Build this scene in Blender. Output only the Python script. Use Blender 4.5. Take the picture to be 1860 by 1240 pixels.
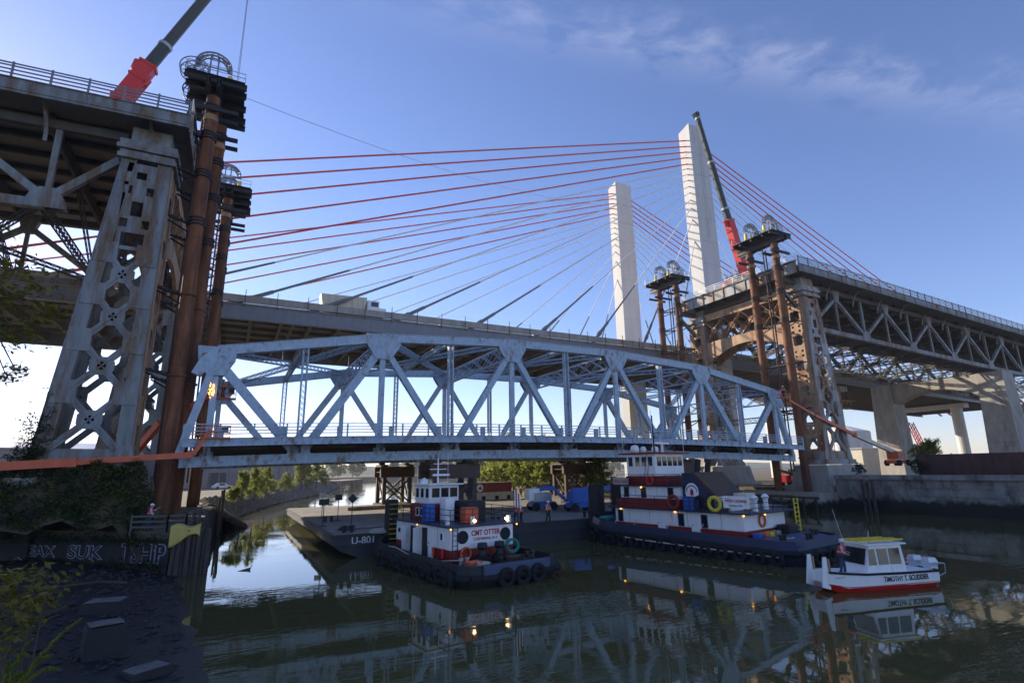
import bpy, bmesh, math, random
from mathutils import Vector, Matrix
import numpy as np
for o in list(bpy.data.objects): bpy.data.objects.remove(o)
SC = bpy.context.scene; COL = SC.collection
R = math.radians; PI = math.pi
# ---------------------------------------------------------------- camera / world / sun / exposure
CAM = Vector((1.906, -55.502, 6.491)); YAW, PITCH, ROLL = R(27.358), R(13.397), R(-0.899); FPX = 975.0
FW = Vector((math.sin(YAW)*math.cos(PITCH), math.cos(YAW)*math.cos(PITCH), math.sin(PITCH)))
_r = Vector((math.cos(YAW), -math.sin(YAW), 0)); _u = _r.cross(FW)
RT = _r*math.cos(ROLL) + _u*math.sin(ROLL); UP = -_r*math.sin(ROLL) + _u*math.cos(ROLL)
cd = bpy.data.cameras.new('camera'); cam = bpy.data.objects.new('camera', cd); COL.objects.link(cam)
cd.sensor_width = 36; cd.lens = 36*FPX/1860; cd.clip_end = 6000; cd.clip_start = .1
mw = Matrix((RT, UP, -FW)).transposed().to_4x4(); mw.translation = CAM; cam.matrix_world = mw
SC.camera = cam
SUND = Vector((1, -2.0, -.83)).normalized()          # direction the sunlight travels
world = bpy.data.worlds.new('World'); SC.world = world; world.use_nodes = True
wn = world.node_tree.nodes; wl = world.node_tree.links
bg = wn['Background']; sky = wn.new('ShaderNodeTexSky'); sky.sky_type = 'NISHITA'; sky.sun_disc = False
sky.sun_elevation = math.asin(-SUND.z); sky.sun_rotation = math.atan2(-SUND.x, -SUND.y)
sky.air_density = 1.0; sky.dust_density = .2; sky.ozone_density = 4.0
bg.inputs['Strength'].default_value = 0.13
# white balance of the sky and one thin band of cirrus (both in world directions)
tint = wn.new('ShaderNodeMix'); tint.data_type = 'RGBA'; tint.blend_type = 'MULTIPLY'; tint.inputs['Factor'].default_value = 1; tint.inputs['B'].default_value = (.98, .87, 1.0, 1)
wl.new(sky.outputs['Color'], tint.inputs['A'])
def ray0(x, y): return (FW + RT*((x-930)/FPX) - UP*((y-620)/FPX)).normalized()
BN = ray0(1000, 60).cross(ray0(1800, 190)).normalized(); BC = ray0(1330, 120)
tc = wn.new('ShaderNodeTexCoord')
def wmath(op, a, b=None):
    n = wn.new('ShaderNodeMath'); n.operation = op
    for i, q in enumerate((a, b)):
        if q is None: continue
        if isinstance(q, (int, float)): n.inputs[i].default_value = q
        else: wl.new(q, n.inputs[i])
    return n.outputs[0]
def wdot(v):
    n = wn.new('ShaderNodeVectorMath'); n.operation = 'DOT_PRODUCT'; wl.new(tc.outputs['Generated'], n.inputs[0]); n.inputs[1].default_value = v; return n.outputs['Value']
mp = wn.new('ShaderNodeMapping'); mp.inputs['Rotation'].default_value = (0, 0, R(35)); mp.inputs['Scale'].default_value = (3.0, 7.0, 14.0); wl.new(tc.outputs['Generated'], mp.inputs['Vector'])
nz = wn.new('ShaderNodeTexNoise'); nz.inputs['Scale'].default_value = 3.0; nz.inputs['Detail'].default_value = 10; nz.inputs['Roughness'].default_value = .6; nz.inputs['Distortion'].default_value = .25; wl.new(mp.outputs['Vector'], nz.inputs['Vector'])
wob = wmath('MULTIPLY', wmath('SUBTRACT', nz.outputs['Fac'], .5), .10)
dd = wmath('DIVIDE', wmath('ADD', wdot(BN), wob), .033)
band = wmath('POWER', 2.718, wmath('MULTIPLY', wmath('MULTIPLY', dd, dd), -1.0))
along = wn.new('ShaderNodeMapRange'); along.inputs['From Min'].default_value = .80; along.inputs['From Max'].default_value = .985; wl.new(wdot(BC), along.inputs['Value'])
tex = wn.new('ShaderNodeMapRange'); tex.inputs['From Min'].default_value = .36; tex.inputs['From Max'].default_value = .66; wl.new(nz.outputs['Fac'], tex.inputs['Value'])
fac = wmath('MULTIPLY', wmath('MULTIPLY', wmath('MULTIPLY', band, along.outputs[0]), tex.outputs[0]), .16)
mx = wn.new('ShaderNodeMix'); mx.data_type = 'RGBA'; mx.inputs['B'].default_value = (5.2, 5.2, 6.0, 1)
wl.new(fac, mx.inputs['Factor']); wl.new(tint.outputs['Result'], mx.inputs['A']); wl.new(mx.outputs['Result'], bg.inputs['Color'])
sd = bpy.data.lights.new('sun', 'SUN'); sd.energy = 5.0; sd.angle = R(.53); sd.color = (1, .88, .72)
sun = bpy.data.objects.new('sun', sd); COL.objects.link(sun); sun.rotation_euler = SUND.to_track_quat('-Z', 'Y').to_euler(); sun.location = (-60, 120, 80)
SC.view_settings.view_transform = 'Standard'; SC.view_settings.look = 'None'; SC.view_settings.exposure = 0.75; SC.view_settings.gamma = 1

def ray(x, y): return FW + RT*((x-930)/FPX) - UP*((y-620)/FPX)
def onz(x, y, z): d = ray(x, y); return CAM + d*((z-CAM.z)/d.z)
def onw(x, y, w): d = ray(x, y); return CAM + d*((w-CAM.y)/d.y)
# ---------------------------------------------------------------- materials
MATS = {}
def nodemat(name):
    m = bpy.data.materials.new(name); m.use_nodes = True; MATS[name] = m
    return m, m.node_tree.nodes, m.node_tree.links, m.node_tree.nodes['Principled BSDF']
def paint(name, col, rough=.55, metal=0, rust=0.0, rustcol=(.16, .075, .035), scale=.6, var=.12, bump=.15, bscale=25, stretch=(1, 1, .35), spec=.4, dirt=None):
    m, n, l, b = nodemat(name)
    b.inputs['Roughness'].default_value = rough; b.inputs['Metallic'].default_value = metal; b.inputs['Specular IOR Level'].default_value = spec
    g = n.new('ShaderNodeNewGeometry'); mp = n.new('ShaderNodeMapping'); mp.inputs['Scale'].default_value = stretch
    l.new(g.outputs['Position'], mp.inputs['Vector'])
    a = n.new('ShaderNodeTexNoise'); a.inputs['Scale'].default_value = scale*2.2; a.inputs['Detail'].default_value = 6; l.new(mp.outputs['Vector'], a.inputs['Vector'])
    r1 = n.new('ShaderNodeValToRGB'); e = r1.color_ramp.elements
    e[0].position = .3; e[1].position = .75
    e[0].color = (*[c*(1-var) for c in col], 1); e[1].color = (*[min(1, c*(1+var)) for c in col], 1)
    l.new(a.outputs['Fac'], r1.inputs['Fac']); out = r1.outputs['Color']
    if rust > 0:
        t = n.new('ShaderNodeTexNoise'); t.inputs['Scale'].default_value = scale; t.inputs['Detail'].default_value = 10; t.inputs['Roughness'].default_value = .7; l.new(mp.outputs['Vector'], t.inputs['Vector'])
        r2 = n.new('ShaderNodeValToRGB'); e = r2.color_ramp.elements; p = .72-.42*rust
        e[0].position = p; e[1].position = min(1, p+.14); l.new(t.outputs['Fac'], r2.inputs['Fac'])
        rc = n.new('ShaderNodeValToRGB'); e = rc.color_ramp.elements; e[0].color = (*[c*.5 for c in rustcol], 1); e[1].color = (*[c*1.5 for c in rustcol], 1)
        a2 = n.new('ShaderNodeTexNoise'); a2.inputs['Scale'].default_value = 4; a2.inputs['Detail'].default_value = 5; l.new(g.outputs['Position'], a2.inputs['Vector']); l.new(a2.outputs['Fac'], rc.inputs['Fac'])
        x = n.new('ShaderNodeMix'); x.data_type = 'RGBA'; l.new(r2.outputs['Color'], x.inputs['Factor']); l.new(out, x.inputs['A']); l.new(rc.outputs['Color'], x.inputs['B']); out = x.outputs['Result']
    l.new(out, b.inputs['Base Color'])
    if bump:
        q = n.new('ShaderNodeTexNoise'); q.inputs['Scale'].default_value = bscale; q.inputs['Detail'].default_value = 4; l.new(g.outputs['Position'], q.inputs['Vector'])
        bb = n.new('ShaderNodeBump'); bb.inputs['Strength'].default_value = bump; bb.inputs['Distance'].default_value = .03; l.new(q.outputs['Fac'], bb.inputs['Height']); l.new(bb.outputs['Normal'], b.inputs['Normal'])
    return m
def emit(name, col, s):
    m, n, l, b = nodemat(name); b.inputs['Base Color'].default_value = (*col, 1); b.inputs['Emission Color'].default_value = (*col, 1); b.inputs['Emission Strength'].default_value = s; return m
M = {}
M['blue'] = paint('blue_steel', (.36, .465, .57), .55, 0, .40, (.18, .12, .075), 1.3, .16, .3, 16, (1, 1, .6))
M['blue2'] = paint('blue_steel_rusting', (.34, .44, .545), .6, 0, .50, (.17, .11, .065), 1.4, .2, .3, 16, (1, 1, .5))
M['grey'] = paint('grey_steel', (.21, .235, .25), .6, 0, .64, (.15, .10, .06), .42, .25, .2, 25, (1.6, 1.6, .3))
M['greyr'] = paint('rust_streaked_steel', (.33, .345, .34), .65, 0, .66, (.25, .14, .075), .4, .25, .25, 22, (1.5, 1.5, .28))
M['tan'] = paint('tan_rusty_sunlit_steel', (.42, .27, .16), .75, 0, .55, (.24, .095, .04), .5, .25)  # rust colour with warm sunlight mixed in, mainly for creek-facing steel
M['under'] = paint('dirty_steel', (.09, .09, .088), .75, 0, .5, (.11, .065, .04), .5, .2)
M['pipe'] = paint('rusty_pipe', (.215, .085, .038), .85, 0, .62, (.085, .038, .022), .9, .35, .45, 14, (1, 1, .16))
M['black'] = paint('black_steel', (.022, .022, .024), .6, 0, .2, (.06, .035, .02), .8)
M['brown'] = paint('brown_steel', (.085, .055, .04), .75, 0, .4, (.14, .065, .03), .7)
M['rub'] = paint('rubber', (.016, .016, .017), .85, 0, 0, bump=.3)
M['galv'] = paint('galvanised', (.38, .39, .40), .4, .5, .1)
M['white'] = paint('white_paint', (.84, .84, .84), .45, 0, .26, (.36, .27, .19), 1.1, .06, .15, 8, (1.4, 1.4, .25))
M['cream'] = paint('cream_paint', (.62, .57, .44), .5, 0, .1)
M['red'] = paint('dark_red_paint', (.24, .022, .02), .45, 0, .12, (.08, .03, .02), .6, .15)
M['bred'] = paint('bright_red_paint', (.62, .03, .025), .4, 0, 0, var=.1)
M['orange'] = paint('orange_paint', (.62, .125, .05), .45, 0, .1, (.2, .08, .04))
M['hiviz'] = paint('hi_vis_orange', (.85, .13, .03), .7, 0, 0)
M['vestred'] = paint('red_vest', (.60, .035, .04), .75, 0, 0)
M['yellow'] = paint('yellow_paint', (.72, .55, .04), .5, 0, .06)
M['tarp'] = paint('yellow_tarp', (.55, .42, .10), .6, 0, 0, var=.15, bump=.4, bscale=4)
M['navy'] = paint('navy_paint', (.022, .03, .07), .45, 0, .15, (.06, .04, .03))
M['deckblue'] = paint('worn_blue_deck', (.07, .09, .16), .6, 0, .3, (.10, .08, .07))
M['liftblue'] = paint('lift_blue', (.03, .11, .42), .45, 0, .1)
M['dkgrey'] = paint('dark_grey_boom', (.035, .045, .042), .45)
M['teal'] = paint('teal_net', (.04, .30, .25), .8)
M['barge'] = paint('barge_side', (.05, .055, .062), .65, 0, .4, (.11, .06, .035), .5)
M['bdeck'] = paint('barge_deck', (.24, .215, .185), .85, 0, .35, (.20, .13, .085), .35, .22, .3, 8, (1, 1, 1))
M['conc'] = paint('pale_concrete', (.56, .55, .525), .8, 0, .34, (.40, .385, .36), .16, .08, .15, 10, (1.5, 1.5, .22))
M['oldc'] = paint('old_concrete', (.36, .335, .295), .9, 0, .35, (.15, .125, .10), .4, .2, .35, 6)
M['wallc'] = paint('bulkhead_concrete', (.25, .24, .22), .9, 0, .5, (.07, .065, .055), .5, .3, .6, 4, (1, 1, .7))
M['road'] = paint('bridge_deck_concrete', (.27, .26, .25), .85, 0, .1, (.12, .11, .1))
M['girder'] = paint('grey_girder', (.20, .21, .235), .55, 0, .1, (.12, .10, .09))
M['soffit'] = paint('brown_soffit', (.17, .15, .125), .8, 0, .2, (.10, .08, .06))
M['cabw'] = paint('white_cable', (.78, .77, .74), .5)
M['cabr'] = paint('red_cable', (.62, .06, .045), .5)
M['tube'] = paint('grey_guide_pipe', (.17, .19, .21), .5)
M['rope'] = paint('rope', (.55, .52, .45), .9)
M['wetshade'] = paint('wet_shaded_block', (.035, .034, .033), .8, 0, .4, (.012, .012, .012), .7, .3, .5, 6)  # wet concrete, with the shade of the overgrown left bank darkened into it
M['timber'] = paint('wet_timber', (.075, .06, .05), .85, 0, .3, (.03, .027, .024), 1, .4, .5, 12, (3, 3, .3))
M['wood'] = paint('pale_timber', (.34, .25, .16), .8)
M['mud'] = paint('dark_mud', (.014, .014, .014), .55, 0, .4, (.03, .027, .025), .8, .4, 1, 5, (1, 1, 1))  # wet mud, its colour also darkened for the bank's shade
M['soil'] = paint('bank_soil', (.14, .115, .075), .95, 0, .4, (.08, .09, .035), .15, .3, .5, 2, (1, 1, 1))
M['asph'] = paint('lot_asphalt', (.17, .165, .16), .9)
M['rock'] = paint('riprap_stone', (.15, .14, .13), .9, 0, .35, (.06, .055, .05), 1.5, .4, .5, 8, (1, 1, 1))
M['rustwall'] = paint('rusted_wall', (.085, .04, .034), .85, 0, .45, (.07, .055, .05), .6, .3)
M['skin'] = paint('skin', (.45, .27, .19), .55, bump=0)
M['jean'] = paint('blue_jeans', (.035, .06, .13), .85, bump=0)
M['darkcloth'] = paint('dark_cloth', (.025, .025, .03), .9, bump=0)
M['shirt'] = paint('pale_shirt', (.45, .46, .47), .85, bump=0)
M['helmet'] = paint('white_plastic', (.80, .80, .80), .35, bump=0)
M['boot'] = paint('boot_leather', (.05, .035, .025), .8, bump=0)
M['grafw'] = paint('pale_graffiti', (.30, .32, .37), .8, bump=0)
M['grafk'] = paint('black_graffiti', (.02, .02, .025), .8, bump=0)
M['ltext'] = paint('black_lettering', (.015, .015, .018), .5, bump=0)
M['rtext'] = paint('red_lettering', (.50, .02, .02), .5, bump=0)
M['wtext'] = paint('white_lettering', (.75, .75, .74), .5, bump=0)
M['silver'] = paint('silver_engine', (.55, .58, .62), .3, .2, bump=0)
M['lamp_w'] = emit('lit_lamp_warm', (1, .62, .25), 9)
M['lamp_o'] = emit('lit_lamp_amber', (1, .42, .06), 2.2)
M['spark'] = emit('cutting_sparks', (1, .33, .05), 12)
def glassmat():
    m, n, l, b = nodemat('window_glass'); b.inputs['Base Color'].default_value = (.018, .022, .028, 1); b.inputs['Roughness'].default_value = .06; b.inputs['Specular IOR Level'].default_value = .7; return m
M['glass'] = glassmat()
def leafmat(name, c1, c2, trans=.3):
    m, n, l, b = nodemat(name); b.inputs['Roughness'].default_value = .6; b.inputs['Specular IOR Level'].default_value = .25
    g = n.new('ShaderNodeNewGeometry'); t = n.new('ShaderNodeTexNoise'); t.inputs['Scale'].default_value = .9; t.inputs['Detail'].default_value = 3; l.new(g.outputs['Position'], t.inputs['Vector'])
    add = n.new('ShaderNodeMath'); add.operation = 'MULTIPLY_ADD'; l.new(g.outputs['Random Per Island'], add.inputs[0]); add.inputs[1].default_value = .5; l.new(t.outputs['Fac'], add.inputs[2])
    r = n.new('ShaderNodeValToRGB'); e = r.color_ramp.elements; e[0].position = .4; e[1].position = 1.0; e[0].color = (*c1, 1); e[1].color = (*c2, 1); l.new(add.outputs[0], r.inputs['Fac']); l.new(r.outputs['Color'], b.inputs['Base Color'])
    tr = n.new('ShaderNodeBsdfTranslucent'); l.new(r.outputs['Color'], tr.inputs['Color']); mx = n.new('ShaderNodeMixShader'); mx.inputs[0].default_value = trans
    l.new(b.outputs[0], mx.inputs[1]); l.new(tr.outputs[0], mx.inputs[2]); l.new(mx.outputs[0], n['Material Output'].inputs['Surface'])
    return m
M['leaf'] = leafmat('leaves_light', (.12, .16, .03), (.38, .40, .085), .65)
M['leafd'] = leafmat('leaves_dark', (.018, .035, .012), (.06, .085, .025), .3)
M['leafy'] = leafmat('leaves_yellow', (.05, .075, .015), (.26, .21, .03), .35)
M['leaff'] = leafmat('leaves_far', (.08, .11, .045), (.20, .22, .10), .5)
M['bark'] = paint('bark', (.09, .07, .05), .9, bump=.5)
def watermat():
    m, n, l, b = nodemat('creek_water')
    b.inputs['Base Color'].default_value = (.09, .085, .032, 1); b.inputs['Roughness'].default_value = .02; b.inputs['IOR'].default_value = 1.34; b.inputs['Specular IOR Level'].default_value = .9
    g = n.new('ShaderNodeNewGeometry')
    def wave(sc, det, st):
        mp = n.new('ShaderNodeMapping'); mp.inputs['Scale'].default_value = st; mp.inputs['Rotation'].default_value = (0, 0, R(-27)); l.new(g.outputs['Position'], mp.inputs['Vector'])
        t = n.new('ShaderNodeTexNoise'); t.inputs['Scale'].default_value = sc; t.inputs['Detail'].default_value = det; l.new(mp.outputs['Vector'], t.inputs['Vector']); return t.outputs['Fac']
    w1 = wave(1.6, 3, (.55, 1.5, 1)); w2 = wave(.12, 2, (1, 1.4, 1))
    amp = n.new('ShaderNodeValToRGB'); e = amp.color_ramp.elements; e[0].position = .45; e[1].position = .70; e[0].color = (.05, .05, .05, 1); e[1].color = (1, 1, 1, 1); l.new(w2, amp.inputs['Fac'])
    mu = n.new('ShaderNodeMath'); mu.operation = 'MULTIPLY'; l.new(w1, mu.inputs[0]); l.new(amp.outputs['Color'], mu.inputs[1])
    bb = n.new('ShaderNodeBump'); bb.inputs['Strength'].default_value = .5; bb.inputs['Distance'].default_value = .03; l.new(mu.outputs[0], bb.inputs['Height']); l.new(bb.outputs['Normal'], b.inputs['Normal'])
    return m
M['water'] = watermat()
def tidal(name, src, z0=1.15):                      # weed and slime stain up to the high-water line, ragged edge
    m = M[src].copy(); m.name = name; n = m.node_tree.nodes; l = m.node_tree.links; b = n['Principled BSDF']; old = b.inputs['Base Color'].links[0].from_socket
    g = n.new('ShaderNodeNewGeometry'); sp = n.new('ShaderNodeSeparateXYZ'); l.new(g.outputs['Position'], sp.inputs[0])
    t = n.new('ShaderNodeTexNoise'); t.inputs['Scale'].default_value = 1.1; t.inputs['Detail'].default_value = 8; l.new(g.outputs['Position'], t.inputs['Vector'])
    a = n.new('ShaderNodeMath'); a.operation = 'MULTIPLY_ADD'; l.new(t.outputs['Fac'], a.inputs[0]); a.inputs[1].default_value = -1.6; l.new(sp.outputs['Z'], a.inputs[2])
    r = n.new('ShaderNodeMapRange'); r.inputs['From Min'].default_value = z0-1.0; r.inputs['From Max'].default_value = z0-.45; l.new(a.outputs[0], r.inputs['Value'])
    x = n.new('ShaderNodeMix'); x.data_type = 'RGBA'; x.inputs['A'].default_value = (.022, .022, .018, 1); l.new(r.outputs[0], x.inputs['Factor']); l.new(old, x.inputs['B']); l.new(x.outputs['Result'], b.inputs['Base Color']); M[name] = m
tidal('tidalwall', 'wallc', 1.7); tidal('tidalquay', 'oldc', 1.2)
# ---------------------------------------------------------------- mesh helpers
class MB:
    def __init__(s): s.v = []; s.f = []
    def add(s, vs, fs):
        k = len(s.v); s.v += [tuple(v) for v in vs]; s.f += [tuple(i+k for i in f) for f in fs]; return s
    def bar(s, a, b, w, h, up=(0, 0, 1)):
        a = Vector(a); b = Vector(b); d = (b-a).normalized(); up = Vector(up)
        if abs(d.dot(up)) > .98: up = Vector((1, 0, 0)) if abs(d.x) < .9 else Vector((0, 1, 0))
        x = d.cross(up).normalized()*(w/2); y = x.cross(d).normalized()*(h/2)
        vs = [p+sx*x+sy*y for p in (a, b) for sx, sy in ((-1, -1), (1, -1), (1, 1), (-1, 1))]
        return s.add(vs, [(0, 1, 2, 3), (7, 6, 5, 4), (0, 4, 5, 1), (1, 5, 6, 2), (2, 6, 7, 3), (3, 7, 4, 0)])
    def box(s, x0, x1, y0, y1, z0, z1):
        vs = [(x, y, z) for x in (x0, x1) for y in (y0, y1) for z in (z0, z1)]
        return s.add(vs, [(0, 1, 3, 2), (4, 6, 7, 5), (0, 4, 5, 1), (2, 3, 7, 6), (0, 2, 6, 4), (1, 5, 7, 3)])
    def tube(s, a, b, r, r2=None, n=8, cap=True):
        a = Vector(a); b = Vector(b); r2 = r if r2 is None else r2; d = (b-a).normalized()
        q = Vector((0, 0, 1)) if abs(d.z) < .9 else Vector((1, 0, 0)); x = d.cross(q).normalized(); y = x.cross(d)
        vs = []
        for p, rr in ((a, r), (b, r2)): vs += [p+x*rr*math.cos(2*PI*i/n)+y*rr*math.sin(2*PI*i/n) for i in range(n)]
        fs = [(i, (i+1) % n, n+(i+1) % n, n+i) for i in range(n)]
        if cap: fs += [tuple(range(n-1, -1, -1)), tuple(range(n, 2*n))]
        return s.add(vs, fs)
    def path(s, pts, r, n=6):
        for a, b in zip(pts, pts[1:]): s.tube(a, b, r, n=n)
        return s
    def prism(s, pts, vec):
        vec = Vector(vec); n = len(pts); vs = [Vector(p) for p in pts]; vs += [p+vec for p in vs]
        return s.add(vs, [tuple(range(n-1, -1, -1)), tuple(range(n, 2*n))]+[(i, (i+1) % n, n+(i+1) % n, n+i) for i in range(n)])
    def arc(s, c, u, v, R_, r, a0, a1, n=16, m=6, h=None):   # swept ring (round section r, or r x h)
        c = Vector(c); u = Vector(u).normalized(); v = Vector(v).normalized(); w = u.cross(v); k0 = len(s.v); vs = []; fs = []
        for i in range(n+1):
            t = a0+(a1-a0)*i/n; d = u*math.cos(t)+v*math.sin(t)
            for j in range(m):
                q = 2*PI*(j+.5)/m; vs.append(c+d*(R_+r*math.cos(q))+w*((h or r)*math.sin(q)))
        for i in range(n):
            for j in range(m): fs.append((i*m+j, i*m+(j+1) % m, (i+1)*m+(j+1) % m, (i+1)*m+j))
        fs += [tuple(range(m)), tuple(n*m+j for j in range(m-1, -1, -1))]
        return s.add(vs, fs)
    def lathe(s, prof, c=(0, 0, 0), n=14):
        c = Vector(c); vs = []; fs = []; k = len(prof)
        for i in range(n):
            a = 2*PI*i/n; vs += [c+Vector((r*math.cos(a), r*math.sin(a), z)) for r, z in prof]
        for i in range(n):
            for j in range(k-1): fs.append((i*k+j, ((i+1) % n)*k+j, ((i+1) % n)*k+j+1, i*k+j+1))
        return s.add(vs, fs)
    def loft(s, rings, closed=True):
        n = len(rings[0]); vs = [p for r in rings for p in r]; fs = []
        for i in range(len(rings)-1):
            for j in range(n if closed else n-1): fs.append((i*n+j, i*n+(j+1) % n, (i+1)*n+(j+1) % n, (i+1)*n+j))
        if closed: fs += [tuple(range(n-1, -1, -1)), tuple((len(rings)-1)*n+j for j in range(n))]
        return s.add(vs, fs)
    def lattice(s, a, b, w, h, up=(0, 0, 1), n=None, t=.07, sides=True):
        """laced strut: four corner angles with X lacing on its faces"""
        a = Vector(a); b = Vector(b); d = (b-a).normalized(); up = Vector(up)
        if abs(d.dot(up)) > .98: up = Vector((1, 0, 0))
        x = d.cross(up).normalized()*(w/2); y = x.cross(d).normalized()*(h/2); L = (b-a).length
        n = n or max(2, int(L/h/1.05))
        for sx in (-1, 1):
            for sy in (-1, 1): s.bar(a+x*sx+y*sy, b+x*sx+y*sy, t*1.7, t*1.7, up)
        for i in range(n):
            p = a+d*(L*i/n); q = a+d*(L*(i+1)/n)
            for sx in (-1, 1):
                s.bar(p+x*sx-y, q+x*sx+y, .03, t, x); s.bar(p+x*sx+y, q+x*sx-y, .03, t, x)
            if sides:
                for sy in (-1, 1): s.bar(p+y*sy-x, q+y*sy+x, .03, t, y)
        return s
    def mesh(s, name, mat, smooth=False):
        me = bpy.data.meshes.new(name); me.from_pydata(s.v, [], s.f); me.materials.append(mat)
        bm = bmesh.new(); bm.from_mesh(me); bmesh.ops.recalc_face_normals(bm, faces=bm.faces); bm.to_mesh(me); bm.free()
        if smooth:
            for p in me.polygons: p.use_smooth = True
        return me
    def bevel(s, r):
        me = bpy.data.meshes.new('b'); me.from_pydata(s.v, [], s.f); bm = bmesh.new(); bm.from_mesh(me); bmesh.ops.recalc_face_normals(bm, faces=bm.faces)
        bmesh.ops.bevel(bm, geom=bm.edges[:], offset=r, segments=2, affect='EDGES', profile=.6); bm.verts.index_update(); s.v = [tuple(v.co) for v in bm.verts]; s.f = [tuple(v.index for v in f.verts) for f in bm.faces]; bm.free(); bpy.data.meshes.remove(me); return s
    def build(s, name, mat, parent=None, loc=None, rz=0, smooth=False):
        return link(name, s.mesh(name, M[mat] if isinstance(mat, str) else mat, smooth), parent, loc, rz)
def link(name, me, parent=None, loc=None, rz=0):
    o = bpy.data.objects.new(name, me); COL.objects.link(o)
    if parent is not None: o.parent = parent
    if loc is not None: o.location = loc
    if rz: o.rotation_euler = (0, 0, rz)
    return o
def tag(o, label=None, cat=None, group=None, kind=None):
    if label: o['label'] = label
    if cat: o['category'] = cat
    if group: o['group'] = group
    if kind: o['kind'] = kind
    return o
def thing(name, label, cat, loc=(0, 0, 0), rz=0, group=None):
    o = link(name, None, None, loc, rz); o.empty_display_size = .3; return tag(o, label, cat, group)
def copy_tree(o, parent=None):
    c = o.copy(); COL.objects.link(c); c.parent = parent
    for ch in list(o.children): copy_tree(ch, c)
    return c
def structure(o): return tag(o, kind='structure')
def text(s, size, mat, parent, loc, rot, name='lettering', extrude=.004, shear=0, offset=0, width=None, bold=0):
    c = bpy.data.curves.new('t', 'FONT'); c.body = s; c.size = size; c.extrude = extrude; c.align_x = 'CENTER'; c.align_y = 'CENTER'; c.shear = shear; c.offset = offset+bold
    t = bpy.data.objects.new('t', c); COL.objects.link(t); bpy.context.view_layer.update()
    me = bpy.data.meshes.new_from_object(t.evaluated_get(bpy.context.evaluated_depsgraph_get())); bpy.data.objects.remove(t)
    me.materials.clear(); me.materials.append(M[mat])
    if width:
        xs = [v.co.x for v in me.vertices]; k = width/(max(xs)-min(xs))
        for v in me.vertices: v.co.x *= k
    o = link(name, me, parent, loc); o.rotation_euler = rot; return o
def frame_rot(right, up):   # euler whose local x = right, local y = up
    r = Vector(right).normalized(); u = Vector(up); n = r.cross(u).normalized(); u = n.cross(r)
    return Matrix((r, u, n)).transposed().to_euler()
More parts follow.
